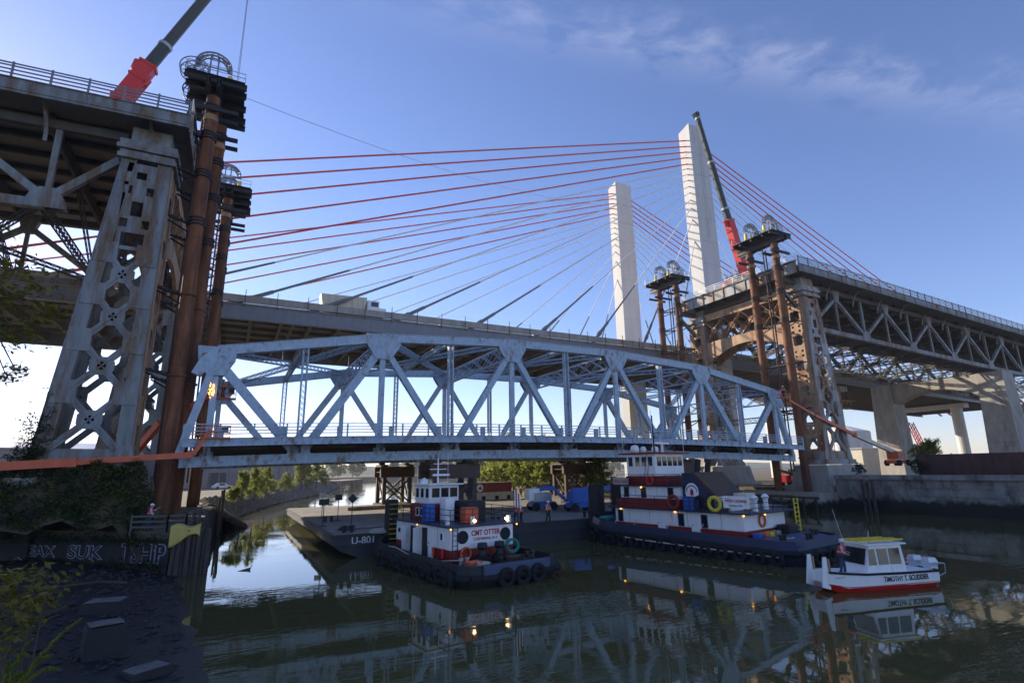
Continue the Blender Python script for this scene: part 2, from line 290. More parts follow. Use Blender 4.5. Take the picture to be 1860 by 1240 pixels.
# ================================================================ lowered truss span
P = 7.62; WT = 22.7
def zl(s): i = s/P; return 7.12 + .65*(1-((i-5)/5)**2)
HT = {0: 10.86, 2: 13.14, 4: 13.79, 6: 13.79, 8: 13.14, 10: 10.86}
def ztop(i):
    if i in HT: return zl(i*P)+HT[i]
    return (ztop(i-1)+ztop(i+1))/2
span = thing('truss_span', 'pale blue steel truss span with curved top chord, lowered onto barge supports between the towers', 'bridge span')
def octa(c, u, v, a, b, k=.3):
    c = Vector(c); u = Vector(u); v = Vector(v)
    return [c+u*(sx)+v*(sy) for sx, sy in ((a, b*k), (a*k, b), (-a*k, b), (-a, b*k), (-a, -b*k), (-a*k, -b), (a*k, -b), (a, -b*k))]
for w in (0, WT):
    for i in range(0, 10, 2):
        a = (i*P, w, ztop(i)-.45); b = ((i+2)*P, w, ztop(i+2)-.45)
        MB().bar(a, b, .74, .88).build('top_chord', 'blue', span)
        c = MB()                                     # riveted cover plate and edge angles standing proud
        c.bar(Vector(a)+Vector((0, 0, .47)), Vector(b)+Vector((0, 0, .47)), .9, .05)
        for sw in (-1, 1): c.bar(Vector(a)+Vector((0, sw*.40, -.40)), Vector(b)+Vector((0, sw*.40, -.40)), .06, .1)
        c.build('chord_cover_plate', 'blue', span)
        s0 = i*P if i else -2.0; s1 = (i+2)*P if i < 8 else 79.2; n = 6
        m = MB()
        for k in range(n):
            sa = s0+(s1-s0)*k/n; sb = s0+(s1-s0)*(k+1)/n
            m.bar((sa, w, zl(sa)+.45), (sb, w, zl(sb)+.45), .62, .86)
            for dz in (.06, .84): m.bar((sa, w-.33, zl(sa)+dz), (sb, w-.33, zl(sb)+dz), .05, .12)
        m.build('bottom_chord', 'blue2', span)
    for i in range(0, 11):
        s = i*P; zt = ztop(i); zb = zl(s)
        big = i % 2 == 0
        m = MB()
        if big: m.bar((s, w, zb+.5), (s, w, zt-1.6), .42, .55, (1, 0, 0))
        else:
            for q in (-.24, .24): m.bar((s+q, w, zb+.5), (s+q, w, zt-.8), .5, .12, (1, 0, 0))
            m.lattice((s, w, zb+.9), (s, w, zt-.9), .44, .42, (1, 0, 0), n=18, t=.05, sides=True)
        m.build('vertical', 'blue', span)
        if big:
            for q in (-.41, .37):
                g = MB(); x = 1.85 if 0 < i < 10 else 1.6
                pts = [(-x, -.1), (x, -.1), (x*.95, -1.25), (x*.42, -2.75), (-x*.42, -2.75), (-x*.95, -1.25)]
                g.prism([(s+a, w+q, zt+b) for a, b in pts], (0, .04, 0)); g.build('gusset_plate', 'blue2', span)
        for q in (-.36, .33):
            g = MB(); pts = [(-1.2, .1), (1.2, .1), (.9, 1.5), (-.9, 1.5)] if not big else [(-.6, .1), (.6, .1), (.5, 1.3), (-.5, 1.3)]
            g.prism([(s+a, w+q, zb+b) for a, b in pts], (0, .03, 0)); g.build('gusset_plate', 'blue2', span)
    for i in range(1, 10, 2):
        for j in (i-1, i+1):
            a = Vector((j*P, w, ztop(j)-1.3)); b = Vector((i*P, w, zl(i*P)+.6)); d = (b-a).normalized(); nrm = Vector((0, 1, 0)).cross(d).normalized()
            m = MB(); wd = .8 if j in (0, 10) or i in (1, 9) else .62
            for q in (-.27, .27): m.bar(a+Vector((0, q, 0)), b+Vector((0, q, 0)), .10, wd, nrm)
            n = 22; L = (b-a).length
            for k in range(n):
                p0 = a+d*(L*k/n); p1 = a+d*(L*(k+.6)/n)
                for sg in (-1, 1): m.bar(p0+nrm*sg*(wd/2-.03)-Vector((0, .25, 0)), p1+nrm*sg*(wd/2-.03)+Vector((0, .25, 0)), .1, .03, nrm)
            m.build('diagonal', 'blue', span)
    # cut end posts and hip returns
    for s, e in ((0, -2.2), (76.2, 78.9)):
        MB().bar((s, w, ztop(0 if s == 0 else 10)-1.0), (e, w, zl(e)+.8), .6, .75, (0, 1, 0)).build('end_post', 'blue', span)
        sg = -1 if s == 0 else 1
        g = MB().prism([(s, w-.42, ztop(0)-.05), (s+sg*1.3, w-.42, ztop(0)-1.2), (s+sg*1.9, w-.42, ztop(0)-2.6), (s+sg*1.2, w-.42, ztop(0)-2.9), (s, w-.42, ztop(0)-1.6)], (0, .84, 0)); g.build('hip_plate', 'blue', span)
# top laterals and sway frames
for i in range(0, 12, 2):
    s = i*P; zt = ztop(i)-.45
    m = MB(); n = 7; a0, a1 = .5, WT-.5
    for dz in (0, -1.7): 
        for q in (-.2, .2): m.bar((s+q, a0, zt+dz), (s+q, a1, zt+dz), .12, .16)
    for k in range(n):
        y0 = a0+(a1-a0)*k/n; y1 = a0+(a1-a0)*(k+1)/n; ym = (y0+y1)/2
        for q in (-.2, .2):
            m.bar((s+q, y0, zt-.85), (s+q, ym, zt), .05, .14, (1, 0, 0)); m.bar((s+q, ym, zt), (s+q, y1, zt-.85), .05, .14, (1, 0, 0))
            m.bar((s+q, y0, zt-.85), (s+q, ym, zt-1.7), .05, .14, (1, 0, 0)); m.bar((s+q, ym, zt-1.7), (s+q, y1, zt-.85), .05, .14, (1, 0, 0))
    m.build('sway_frame', 'blue', span)
for i in range(0, 10, 2):
    za, zb_ = ztop(i)-.5, ztop(i+2)-.5
    for y0, y1 in ((.4, WT-.4), (WT-.4, .4)):
        MB().lattice((i*P+.5, y0, za), ((i+2)*P-.5, y1, zb_), .42, .5, n=26, t=.06).build('lateral_strut', 'blue', span)
    zc = (za+zb_)/2
    MB().lattice(((i+1)*P, .4, zc), ((i+1)*P, WT-.4, zc), .4, .45, n=26, t=.06).build('lateral_strut', 'blue', span)
# floor
for i in range(0, 11):
    s = i*P; z = zl(s)
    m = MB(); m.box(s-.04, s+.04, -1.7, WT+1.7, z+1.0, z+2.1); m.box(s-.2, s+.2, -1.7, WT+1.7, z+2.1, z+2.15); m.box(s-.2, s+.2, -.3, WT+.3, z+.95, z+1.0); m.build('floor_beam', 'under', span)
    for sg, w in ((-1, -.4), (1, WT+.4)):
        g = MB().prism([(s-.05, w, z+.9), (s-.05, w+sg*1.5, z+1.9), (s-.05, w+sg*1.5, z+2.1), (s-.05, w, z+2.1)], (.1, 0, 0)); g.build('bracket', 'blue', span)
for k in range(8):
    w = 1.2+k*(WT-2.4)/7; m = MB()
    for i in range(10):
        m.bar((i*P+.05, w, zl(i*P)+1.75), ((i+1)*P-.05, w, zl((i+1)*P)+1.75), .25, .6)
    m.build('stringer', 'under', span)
for w0, w1, nm, mt in ((-.5, WT+.5, 'deck_plate', 'road'), (-2.0, -.56, 'walkway', 'under'), (WT+.56, WT+2.0, 'walkway', 'under')):
    m = MB()
    for k in range(20):
        sa = -1.8+k*4.04; sb = sa+4.02; pts = [(sa, w0, zl(sa)+2.2), (sb, w0, zl(sb)+2.2), (sb, w1, zl(sb)+2.2), (sa, w1, zl(sa)+2.2)]
        m.prism(pts, (0, 0, .18))
    m.build(nm, mt, span)
postm = MB().box(-.07, .07, -.06, .06, 0, 1.15).mesh('rail_post', M['blue'])
for w in (-2.05, WT+2.05):
    for i in range(5):
        m = MB(); r = MB(); n = 6
        for k in range(n):
            sa = -1.8+(i*n+k)*80.8/30; sb = sa+80.8/30
            za, zb_ = zl(sa), zl(sb)
            m.bar((sa, w, za+2.02), (sb, w, zb_+2.02), .12, .62); m.bar((sa, w, za+2.35), (sb, w, zb_+2.35), .3, .06); m.bar((sa, w, za+1.70), (sb, w, zb_+1.70), .3, .06)
            for dz in (2.72, 3.0, 3.28): r.bar((sa, w, za+dz), (sb, w, zb_+dz), .07, .09)
            r.bar((sa, w, za+3.58), (sb, w, zb_+3.58), .16, .07)
        m.build('fascia_beam', 'blue2', span); r.build('handrail', 'blue', span)
    for k in range(31):
        s = -1.8+k*80.8/30; link('rail_post', postm, span, (s, w+.0, zl(s)+2.39))
for k in range(16):                                   # bulky rail pedestals
    s = 1+k*5.0; MB().box(s-.22, s+.22, -1.88, -1.52, zl(s)+2.39, zl(s)+3.35).build('rail_pedestal', 'blue', span)
# ================================================================ steel towers
def holed(m, o, u, v, W, H, holes, n, th=.06):
    """plate from grid cells, leaving holes open; o corner, u/v unit vectors, n thickness direction"""
    o = Vector(o); u = Vector(u); v = Vector(v); n = Vector(n)*th
    xs = sorted({0, W, *[h[0] for h in holes], *[h[1] for h in holes]}); ys = sorted({0, H, *[h[2] for h in holes], *[h[3] for h in holes]})
    for y0, y1 in zip(ys, ys[1:]):
        run = None
        for x0, x1 in list(zip(xs, xs[1:]))+[(None, None)]:
            solid = x0 is not None and not any(h[0] <= (x0+x1)/2 <= h[1] and h[2] <= (y0+y1)/2 <= h[3] for h in holes)
            if solid: run = (run[0], x1) if run else (x0, x1)
            elif run:
                m.prism([o+u*run[0]+v*y0, o+u*run[1]+v*y0, o+u*run[1]+v*y1, o+u*run[0]+v*y1], n); run = None
            if not solid: run = None
    return m
ZB, ZT = 7.0, 34.0
def tower(sg, s0, label, GM='grey'):
    T = thing('bridge_tower', label, 'bridge tower', (s0, 0, 5.5))
    def Q(t, w, z): return Vector((sg*t, w, z-5.5))
    def land(z): return 3.8+(34-z)*(6.3-3.8)/25
    for wa, wb in ((-1.5, 2.5), (20.2, 24.2)):
        leg = MB()                                   # base girder carries the leg's pieces
        leg.prism([Q(-.5, wa-.25, 6.5), Q(land(7)+.9, wa-.25, 6.5), Q(land(7)+.5, wa-.25, 7.3), Q(-.3, wa-.25, 7.3)], (0, wb-wa+.5, 0))
        leg.box(*sorted((0, sg*land(8))), wa+.1, wb-.1, 1.8, 3.1)
        L = leg.build('leg', GM, T)
        for w0, w1 in ((wa, wa+.85), (wb-.85, wb)):
            for creek in (1, 0):
                def e(z): return (0, 1.05) if creek else (land(z)-1.1, land(z))
                rings = []
                for z in (7.25, 9, 34.3):
                    f = .35 if z < 8 else 0
                    a, b = e(z); rings.append([Q(a-f*creek, w0, z), Q(b+f*(1-creek), w0, z), Q(b+f*(1-creek), w1, z), Q(a-f*creek, w1, z)])
                m = MB().loft(rings)
                c = MB()
                for k in range(6):                   # splice plates and edge angles on the outer faces
                    z = 10.5+k*4.4; a, b = e(z); ww = w0-.03 if w0 == wa else w1
                    c.prism([Q(a+.05, ww, z-.5), Q(b-.05, ww, z-.5), Q(b-.05, ww, z+.5), Q(a+.05, ww, z+.5)], (0, .03, 0))
                for t in (.04, .5, .96):
                    ww = w0-.035 if w0 == wa else w1+.035
                    def p(z): a, b = e(z); return Q(a+(b-a)*t, ww, z)
                    c.bar(p(9), p(34.2), .10, .06, (0, 1, 0))
                o = m.build('column', GM, L); c.build('splice_plate', GM, L)
        for w, dw in ((wa+.06, 1), (wb-.06, -1)):     # braced faces with octagonal plates
            zc = [10.9, 15.3, 19.5, 23.3]; zn = [8.6, 13.1, 17.4, 21.4, 25.2]
            for k, z in enumerate(zc):
                c = (1.05+land(z)-1.1)/2
                g = MB().prism(octa(Q(c, w-.10, z), (1, 0, 0), (0, 0, 1), .85, .75, .5), (0, .2, 0)); g.build('octagonal_gusset', GM, L)
                for zz in (zn[k], zn[k+1]):
                    for side in (0, 1):
                        t = 1.0 if side == 0 else land(zz)-1.05
                        m = MB(); a = Q(c, w, z); b = Q(t, w, zz); d = (b-a).normalized()
                        for q in (-.16, .16):
                            nn = d.cross(Vector((0, 1, 0))); m.bar(a+nn*q, b+nn*q, .22, .2, nn)
                        m.bar(a, b, .1, .34, (0, 1, 0)); m.build('brace', GM, L)
                        h = .95 if zz < 25 else .5; tt = (.55, 1.75) if side == 0 else (land(zz)-1.8, land(zz)-.55)
                for side in (0, 1):
                    zz = zn[k+1]; tt = (.1, 1.65) if side == 0 else (land(zz)-1.7, land(zz)-.12)
                    MB().prism([Q(tt[0], w-dw*.16, zz-.95), Q(tt[1], w-dw*.16, zz-.95), Q(tt[1], w-dw*.16, zz+.95), Q(tt[0], w-dw*.16, zz+.95)], (0, dw*.08, 0)).build('gusset_plate', GM, L)
            W0 = land(30)-2.1+.3
            hs = [(.35, W0-.35, .35, 1.6), (W0*.32, W0*.68, 3.2, 4.6), (W0*.02, W0*.28, 5.3, 6.1), (W0*.72, W0*.98, 5.3, 6.1), (W0*.02, W0*.28, 2.1, 2.9), (W0*.72, W0*.98, 2.1, 2.9), (W0*.34, W0*.66, 6.8, 7.5)]
            m = MB(); holed(m, Q(.95, w-.06, 25.6), (sg, 0, 0), (0, 0, 1), W0, 8.3, hs, (0, 1, 0), .12); m.build('perforated_plate', GM, L)
        # creek face: perforated rusty plates, sun warmth painted into their tan, with octagon lacing; land face lacing
        D = wb-wa-1.6
        for t, mt in ((-.05, 'tan'), (None, GM)):
            if t is not None:
                for ws in (wa+.02, wb-.87):
                    hs = [(.25, .62, .5+1.55*k, .95+1.55*k) for k in range(17) if k % 4 != 3]
                    m = MB(); holed(m, Q(t-.04, ws, 7.5), (0, 1, 0), (0, 0, 1), .85, 26.6, hs, (sg, 0, 0), .05); m.build('perforated_plate', mt, L)
            n = 6
            for k in range(n):
                z0 = 8.6+k*4.25; z1 = z0+4.25; zm = (z0+z1)/2
                x0 = (lambda z: .1) if t is not None else (lambda z: land(z)-.15)
                if t is not None:
                    m = MB(); Wc = wb-wa-1.74; holed(m, Q(-.02, wa+.87, z0), (0, 1, 0), (0, 0, 1), Wc, 4.23, [(.3, Wc-.3, .5, 1.9), (.5, Wc-.5, .35, 2.05), (.35, .75, 2.6, 3.0), (Wc-.75, Wc-.35, 2.6, 3.0), (.35, .75, 3.4, 3.8), (Wc-.75, Wc-.35, 3.4, 3.8)], (sg, 0, 0), .06); m.build('perforated_plate', mt, L); continue
                m = MB()
                for a, b in (((wa+.8, z0), (wb-.8, z1)), ((wb-.8, z0), (wa+.8, z1))): m.bar(Q(x0(a[1]), a[0], a[1]), Q(x0(b[1]), b[0], b[1]), .12, .34, (1, 0, 0))
                m.prism(octa(Q(x0(zm), (wa+wb)/2, zm), (0, 1, 0), (0, 0, 1), .6, .7, .45), (sg*.16, 0, 0)); m.prism([Q(x0(z1)-.02, wa+.7, z1-.35), Q(x0(z1)-.02, wb-.7, z1-.35), Q(x0(z1)-.02, wb-.7, z1+.35), Q(x0(z1)-.02, wa+.7, z1+.35)], (sg*.1, 0, 0))
                m.build('lacing', mt, L)
        for k, (z0, z1, e) in enumerate(((34.2, 34.6, .35), (34.65, 35.0, .2), (35.05, 35.45, .45), (35.5, 36.0, .3))):
            MB().box(*sorted((sg*-e, sg*(3.8+e))), wa-e, wb+e, z0-5.5, z1-5.5).build('cap_moulding', GM, L)
        MB().box(*sorted((sg*.3, sg*3.4)), wa+.2, wb-.2, 36.02-5.5, 37.6-5.5).build('bearing_block', GM, L)
    # portal between the legs
    ya, yb = 2.5, 20.2
    for t in (.25, 3.2):
        MB().prism([Q(t, ya, 35.0), Q(t, yb, 35.0), Q(t, yb, 36.4), Q(t, ya, 36.4)], (sg*.4, 0, 0)).build('portal_girder', 'tan', T)
        pts = [Q(t, ya, 30.6), Q(t, yb, 30.6)]
        n = 14
        for k in range(n+1):
            y = yb+(ya-yb)*k/n; u = (y-(ya+yb)/2)/((yb-ya)/2); pts.append(Q(t, y, 26.2+2.7*(1-u*u)))
        MB().prism(pts, (sg*.4, 0, 0)).build('arched_girder', 'tan', T)
        nc = 4; cw = (yb-ya)/nc
        for k in range(nc):
            y0 = ya+k*cw; y1 = y0+cw; ym = (y0+y1)/2; m = MB()
            for a, b in (((y0, 30.6), (y1, 35.0)), ((y1, 30.6), (y0, 35.0))):
                for q in (.05, .35): m.bar(Q(t+q, a[0], a[1]), Q(t+q, b[0], b[1]), .07, .42, (1, 0, 0))
            m.build('diamond_brace', 'tan', T)
            MB().prism(octa(Q(t-.04, ym, 32.8), (0, 1, 0), (0, 0, 1), .6, .6, .45), (sg*.5, 0, 0)).build('octagonal_gusset', 'tan', T)
        for y in (ya+.5, yb-.5):
            pass
    for z in (14.5, 21.5):
        m = MB(); m.lattice(Q(1.5, 2.5, z), Q(1.5, 20.2, z), .5, .9, n=16); m.build('cross_strut', 'under', T)
    return T
towL = tower(-1, -5.4, 'grey riveted steel bridge tower with octagonal bracing, rising from the ivy-covered bank')
towR = tower(1, 85.0, 'rust-stained steel bridge tower with octagonal bracing, standing on the concrete bulkhead pedestal', 'greyr')
# ================================================================ approach spans of the old bridge
def approach(sg, s0, lower0, nbay, label, first_upper=None):
    A = thing('approach_span', label, 'bridge span', (s0, 0, 36))
    def gz(t): return -.042*max(0, t)
    def Q(t, w, z): return Vector((sg*t, w, z-36+gz(t)))
    def lo(k): return lower0+15.24*k
    for w in (0, WT):
        ups = [lo(k)-7.62 for k in range(0 if first_upper is None else 1, nbay+1)]
        if first_upper is not None: ups = [first_upper]+ups
        for k in range(nbay):
            MB().bar(Q(lo(k), w, 29.5), Q(lo(k+1), w, 29.5), .6, .8).build('bottom_chord', 'grey', A)
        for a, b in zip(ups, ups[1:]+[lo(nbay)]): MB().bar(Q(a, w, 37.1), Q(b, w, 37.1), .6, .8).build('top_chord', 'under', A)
        for k in range(nbay+1):
            t = lo(k)
            for q in (-.36, .32):
                MB().prism([Q(t-1.5, w+q, 29.15), Q(t+1.5, w+q, 29.15), Q(t+1.1, w+q, 30.4), Q(t+.5, w+q, 31.0), Q(t-.5, w+q, 31.0), Q(t-1.1, w+q, 30.4)], (0, .04, 0)).build('gusset_plate', 'grey', A)
            MB().bar(Q(t, w, 29.8), Q(t, w, 36.8), .38, .45, (1, 0, 0)).build('vertical', 'grey', A)
            for u in (t-7.62, t+7.62):
                if k == 0 and u < t and first_upper is not None: u = first_upper
                if u > lo(nbay): continue
                a, b = Q(t, w, 30.0), Q(u, w, 36.0 if not (k == 0 and u == first_upper) else 35.2); m = MB()
                nn = (b-a).normalized().cross(Vector((0, 1, 0)))
                if sg < 0: m.bar(a, b, .5, .62, nn)
                else:
                    for q in (-.22, .22): m.bar(a+Vector((0, q, 0)), b+Vector((0, q, 0)), .08, .55, nn)
                    n = 16; d = (b-a)/n
                    for j in range(n): m.bar(a+d*j-Vector((0, .2, 0)), a+d*(j+.7)+Vector((0, .2, 0)), .08, .03, nn)
                m.build('diagonal', 'grey', A)
        for t in ups[1:] if first_upper is not None else ups:
            if t > .5:
                MB().bar(Q(t, w, 29.9), Q(t, w, 36.8), .3, .4, (1, 0, 0)).build('vertical', 'grey', A)
                MB().prism([Q(t-1.2, w-.36, 37.5), Q(t+1.2, w-.36, 37.5), Q(t+.5, w-.36, 35.2), Q(t-.5, w-.36, 35.2)], (0, .72, 0)).build('gusset_plate', 'grey', A)
    tend = lo(nbay)
    # deck, floor beams, curved brackets, fascia panels, railing
    n = int(tend/7.62)+1
    for k in range(n+1):
        t = 1.6+k*7.62
        if t > tend: break
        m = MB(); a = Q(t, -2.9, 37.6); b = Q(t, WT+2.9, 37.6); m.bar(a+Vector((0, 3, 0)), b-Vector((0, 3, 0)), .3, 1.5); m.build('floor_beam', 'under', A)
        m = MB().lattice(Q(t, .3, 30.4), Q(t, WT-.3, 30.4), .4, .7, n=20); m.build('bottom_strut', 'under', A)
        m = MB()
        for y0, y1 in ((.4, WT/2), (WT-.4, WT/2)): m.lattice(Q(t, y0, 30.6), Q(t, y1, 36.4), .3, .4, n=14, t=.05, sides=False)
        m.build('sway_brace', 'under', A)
        for sw, w in ((-1, -.3), (1, WT+.3)):
            m = MB(); pts = []
            for j in range(9):
                q = j/8*PI/2; pts.append((w+sw*2.5*(1-math.cos(q)), 35.3+2.7*math.sin(q)))
            for p, q in zip(pts, pts[1:]): m.bar(Q(t, p[0], p[1]), Q(t, q[0], q[1]), .16, .28, (1, 0, 0))
            m.build('curved_bracket', 'grey', A)
    for k in range(nbay):
        for y0, y1 in ((.3, WT-.3), (WT-.3, .3)):
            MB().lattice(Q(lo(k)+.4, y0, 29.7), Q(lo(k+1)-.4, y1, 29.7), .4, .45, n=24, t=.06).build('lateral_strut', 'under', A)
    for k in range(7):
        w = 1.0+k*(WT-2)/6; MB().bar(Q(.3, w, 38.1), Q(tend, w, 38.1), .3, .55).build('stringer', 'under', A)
    MB().prism([Q(-1.5, -2.8, 38.5), Q(tend, -2.8, 38.5), Q(tend, -2.8, 38.85), Q(-1.5, -2.8, 38.85)], (0, WT+5.6, 0)).build('deck_slab', 'road', A)
    for w in (-3.0, WT+3.0):
        np_ = int((tend+1.5)/7.62)
        for k in range(np_):
            a = -1.5+k*7.62; b = a+7.60; m = MB()
            m.bar(Q(a, w, 38.4), Q(b, w, 38.4), .08, 1.3)
            for dz in (37.75, 39.05): m.bar(Q(a, w, dz), Q(b, w, dz), .3, .09)
            m.bar(Q(a, w-.08, 38.05), Q(b, w-.08, 38.05), .05, .10); m.bar(Q(a+.1, w-.06, 37.8), Q(a+.1, w-.06, 39.0), .12, .06, (1, 0, 0)); m.bar(Q(a+3.8, w-.06, 37.8), Q(a+3.8, w-.06, 39.0), .12, .06, (1, 0, 0))
            m.build('fascia_panel', 'grey', A)
            r = MB()
            for dz in (39.45, 39.8, 40.15, 40.4): r.bar(Q(a, w, dz), Q(b, w, dz), .08, .11)
            r.build('handrail', 'girder', A)
            for q in (0, 2.54, 5.08): MB().bar(Q(a+q+.1, w-.04, 39.1), Q(a+q+.1, w-.04, 40.5), .14, .14, (1, 0, 0)).build('rail_post', 'girder', A)
    # end cross girder facing the creek, stiffened panels
    for k in range(11):
        y0 = -2.6+k*2.52; m = MB(); m.box(*sorted((sg*-1.55, sg*-1.45)), y0, y0+2.5, 37.6-36, 39.5-36)
        m.box(*sorted((sg*-1.7, sg*-1.55)), y0, y0+.1, 37.6-36, 39.5-36); m.build('end_girder_panel', 'greyr', A)
    MB().box(*sorted((sg*-1.8, sg*-1.4)), -2.7, WT+2.7, 39.52-36, 39.75-36).build('end_girder_flange', 'grey', A)
    m = MB()
    for z in (40.1, 40.5, 40.9): m.bar(Q(-1.5, -2.8, z), Q(-1.5, WT+2.8, z), .06, .08)
    for k in range(14): m.bar(Q(-1.5, -2.8+k*2.17, 39.7), Q(-1.5, -2.8+k*2.17, 40.95), .08, .08, (1, 0, 0))
    m.build('end_barrier', 'white', A)
    return A
apL = approach(-1, -5.8, 8.4, 4, 'dark steel deck-truss approach span running inland from the ivy-grown tower', first_upper=3.4)
apR = approach(1, 84.2, 4.4, 8, 'long steel deck-truss approach span resting on the concrete arch pier')
# ================================================================ jacking towers (rusty pipe pairs with strand jacks)
def jacktower(label, loc, sg, reach, dx=0):
    J = thing('jacking_tower', label, 'jacking tower', (loc[0], loc[1], 1.5), 0, 'strand jack towers')
    for y in (0, 5.0):
        m = MB(); m.tube((0, y, 0), (0, y, 42.0), .60, n=18)
        pl = m.build('pipe_column', 'pipe', J, (dx if y else 0, 0, 0))
        for z in (6, 13.5, 21, 28, 33, 37.2, 40.9):
            c = MB(); c.tube((0, y, z-.05), (0, y, z+.12), .74, n=18)
            if z in (28, 33, 37.2):
                for q in (.3, .6): c.tube((0, y, z+q), (0, y, z+q+.14), .72, n=14)
            c.build('collar', 'black' if z > 26 else 'pipe', pl)
        for k in range(13): MB().tube((0, y, 2.2+k*3.05), (0, y, 2.26+k*3.05), .615, n=18).build('weld_seam', 'brown', pl)
        for z in (39.2,): MB().tube((0, y, z), (0, y, z+.6), .66, n=18).build('painted_band', 'tan', pl)
    for x in (-.35, .35):
        MB().tube((x+sg*.6, 2.5, 4), (x+sg*.6, 2.5, 41.8), .11, n=8).build('strand_bundle', 'brown', J)
    for z in (13.5, 21, 28, 33, 37.2):
        m = MB(); m.tube((0, .6, z), (0, 4.4, z), .12); m.build('cross_tie', 'black', J)
        for y in (0, 5.0):
            m = MB(); m.tube((sg*.6, y, z), (sg*reach, y-.4, z+.5), .11, n=7); m.tube((sg*.6, y, z-.8), (sg*reach, y+.4, z+.4), .09, n=6)
            for q in (.35, .5, .65, .8): m.tube((sg*(reach*q), y-.4*q, z+.5*q-.14), (sg*(reach*q), y-.4*q, z+.5*q+.14), .17, n=7)
            m.build('tie_strut', 'black', J)
    for x in (-.45, .45):
        m = MB(); m.box(x-.2, x+.2, -2.2, 7.2, 42.0, 42.12); m.box(x-.2, x+.2, -2.2, 7.2, 42.75, 42.87); m.box(x-.04, x+.04, -2.2, 7.2, 42.12, 42.75); m.build('platform_beam', 'black', J)
    for y in (-1.2, .2, 2.5, 4.8, 6.2):
        m = MB(); m.box(-2.6, 2.9, y-.18, y+.18, 42.9, 43.0); m.box(-2.6, 2.9, y-.18, y+.18, 43.4, 43.5); m.box(-2.6, 2.9, y-.04, y+.04, 43.0, 43.4); m.build('platform_beam', 'black', J)
    MB().box(-2.4, 2.7, -1.6, 6.6, 43.52, 43.58).build('grating', 'black', J)
    for z, y in ((40.2, -.9), (40.2, .9), (40.2, 4.1), (40.2, 5.9)):
        MB().bar((-2.2, y, z), (2.4, y, z), .3, .4).build('outrigger_beam', 'black', J)
    for y0 in (-1.5, 6.5):
        m = MB()
        for z in (44.1, 44.6): m.bar((-2.4, y0, z), (2.7, y0, z), .05, .05)
        for k in range(5): m.bar((-2.4+k*1.27, y0, 43.58), (-2.4+k*1.27, y0, 44.6), .05, .05, (1, 0, 0))
        m.build('guard_rail', 'galv', J)
    for y in (.6, 4.4):
        a = MB(); a.tube((-sg*1.2, y, 43.58), (-sg*1.2, y, 44.1), .42, n=12); a.tube((-sg*1.2, y, 44.1), (-sg*1.2, y, 45.3), .30, .24, n=12); a.build('strand_jack', 'yellow', J)
        g = MB(); c = (sg*.35, y, 45.9)
        for q in (-.22, .22):
            g.arc((c[0], y+q, c[2]), (1, 0, 0), (0, 0, 1), 1.62, .09, 0, PI, 18, 6); g.arc((c[0], y+q, c[2]), (1, 0, 0), (0, 0, 1), 1.25, .07, 0, PI, 18, 5)
        for k in range(10):
            t = PI*k/9; d = Vector((math.cos(t), 0, math.sin(t)))
            for q in (-.22, .22): g.bar(Vector((c[0], y+q, c[2]))+d*1.25, Vector((c[0], y+q, c[2]))+d*1.62, .06, .1, (0, 1, 0))
            g.bar(Vector((c[0], y-.22, c[2]))+d*1.45, Vector((c[0], y+.22, c[2]))+d*1.45, .1, .12)
        g.build('strand_guide_arch', 'girder', J)
        s_ = MB()
        for x in (-.35, .35): s_.bar((c[0]+x, y, 43.58), (c[0]+x, y, 47.3), .14, .14, (1, 0, 0))
        s_.bar((c[0]-1.5, y, 45.9), (c[0]+1.5, y, 45.9), .1, .1); s_.bar((c[0]-.9, y, 46.8), (c[0]+.9, y, 46.8), .08, .08); s_.build('arch_post', 'girder', J)
        w = MB(); cc = (sg*2.0, y, 45.0)
        for q in (-.35, .35):
            w.arc((cc[0], y+q, cc[2]), (1, 0, 0), (0, 0, 1), 1.3, .06, 0, 2*PI, 20, 5); w.arc((cc[0], y+q, cc[2]), (1, 0, 0), (0, 0, 1), .8, .05, 0, 2*PI, 16, 5)
            for k in range(8):
                t = 2*PI*k/8; w.bar((cc[0], y+q, cc[2]), (cc[0]+1.3*math.cos(t), y+q, cc[2]+1.3*math.sin(t)), .05, .06, (0, 1, 0))
        w.tube((cc[0], y-.5, cc[2]), (cc[0], y+.5, cc[2]), .16); w.build('strand_reel', 'girder' if y < 3 else 'black', J)
    bx = MB().box(sg*.9-.5, sg*.9+.5, 2.0, 3.2, 43.58, 44.7); bx.build('power_pack', 'brown', J)
    return J
jacktower('pair of rusty pipe columns with jack platform beside the dock with the yellow tarp', (-2.95, 0), -1, 2.6, .6)
jacktower('pair of rusty pipe columns with jack platform behind the far truss by the ivy-clad bank', (-1.7, 22.6), -1, 3.6)
jacktower('pair of rusty pipe columns with jack platform at the pedestal beside the red boom lift', (81.5, 0), 1, 3.4)
jacktower('pair of rusty pipe columns with jack platform beneath the white pylons', (81.3, 23.2), 1, 3.6)
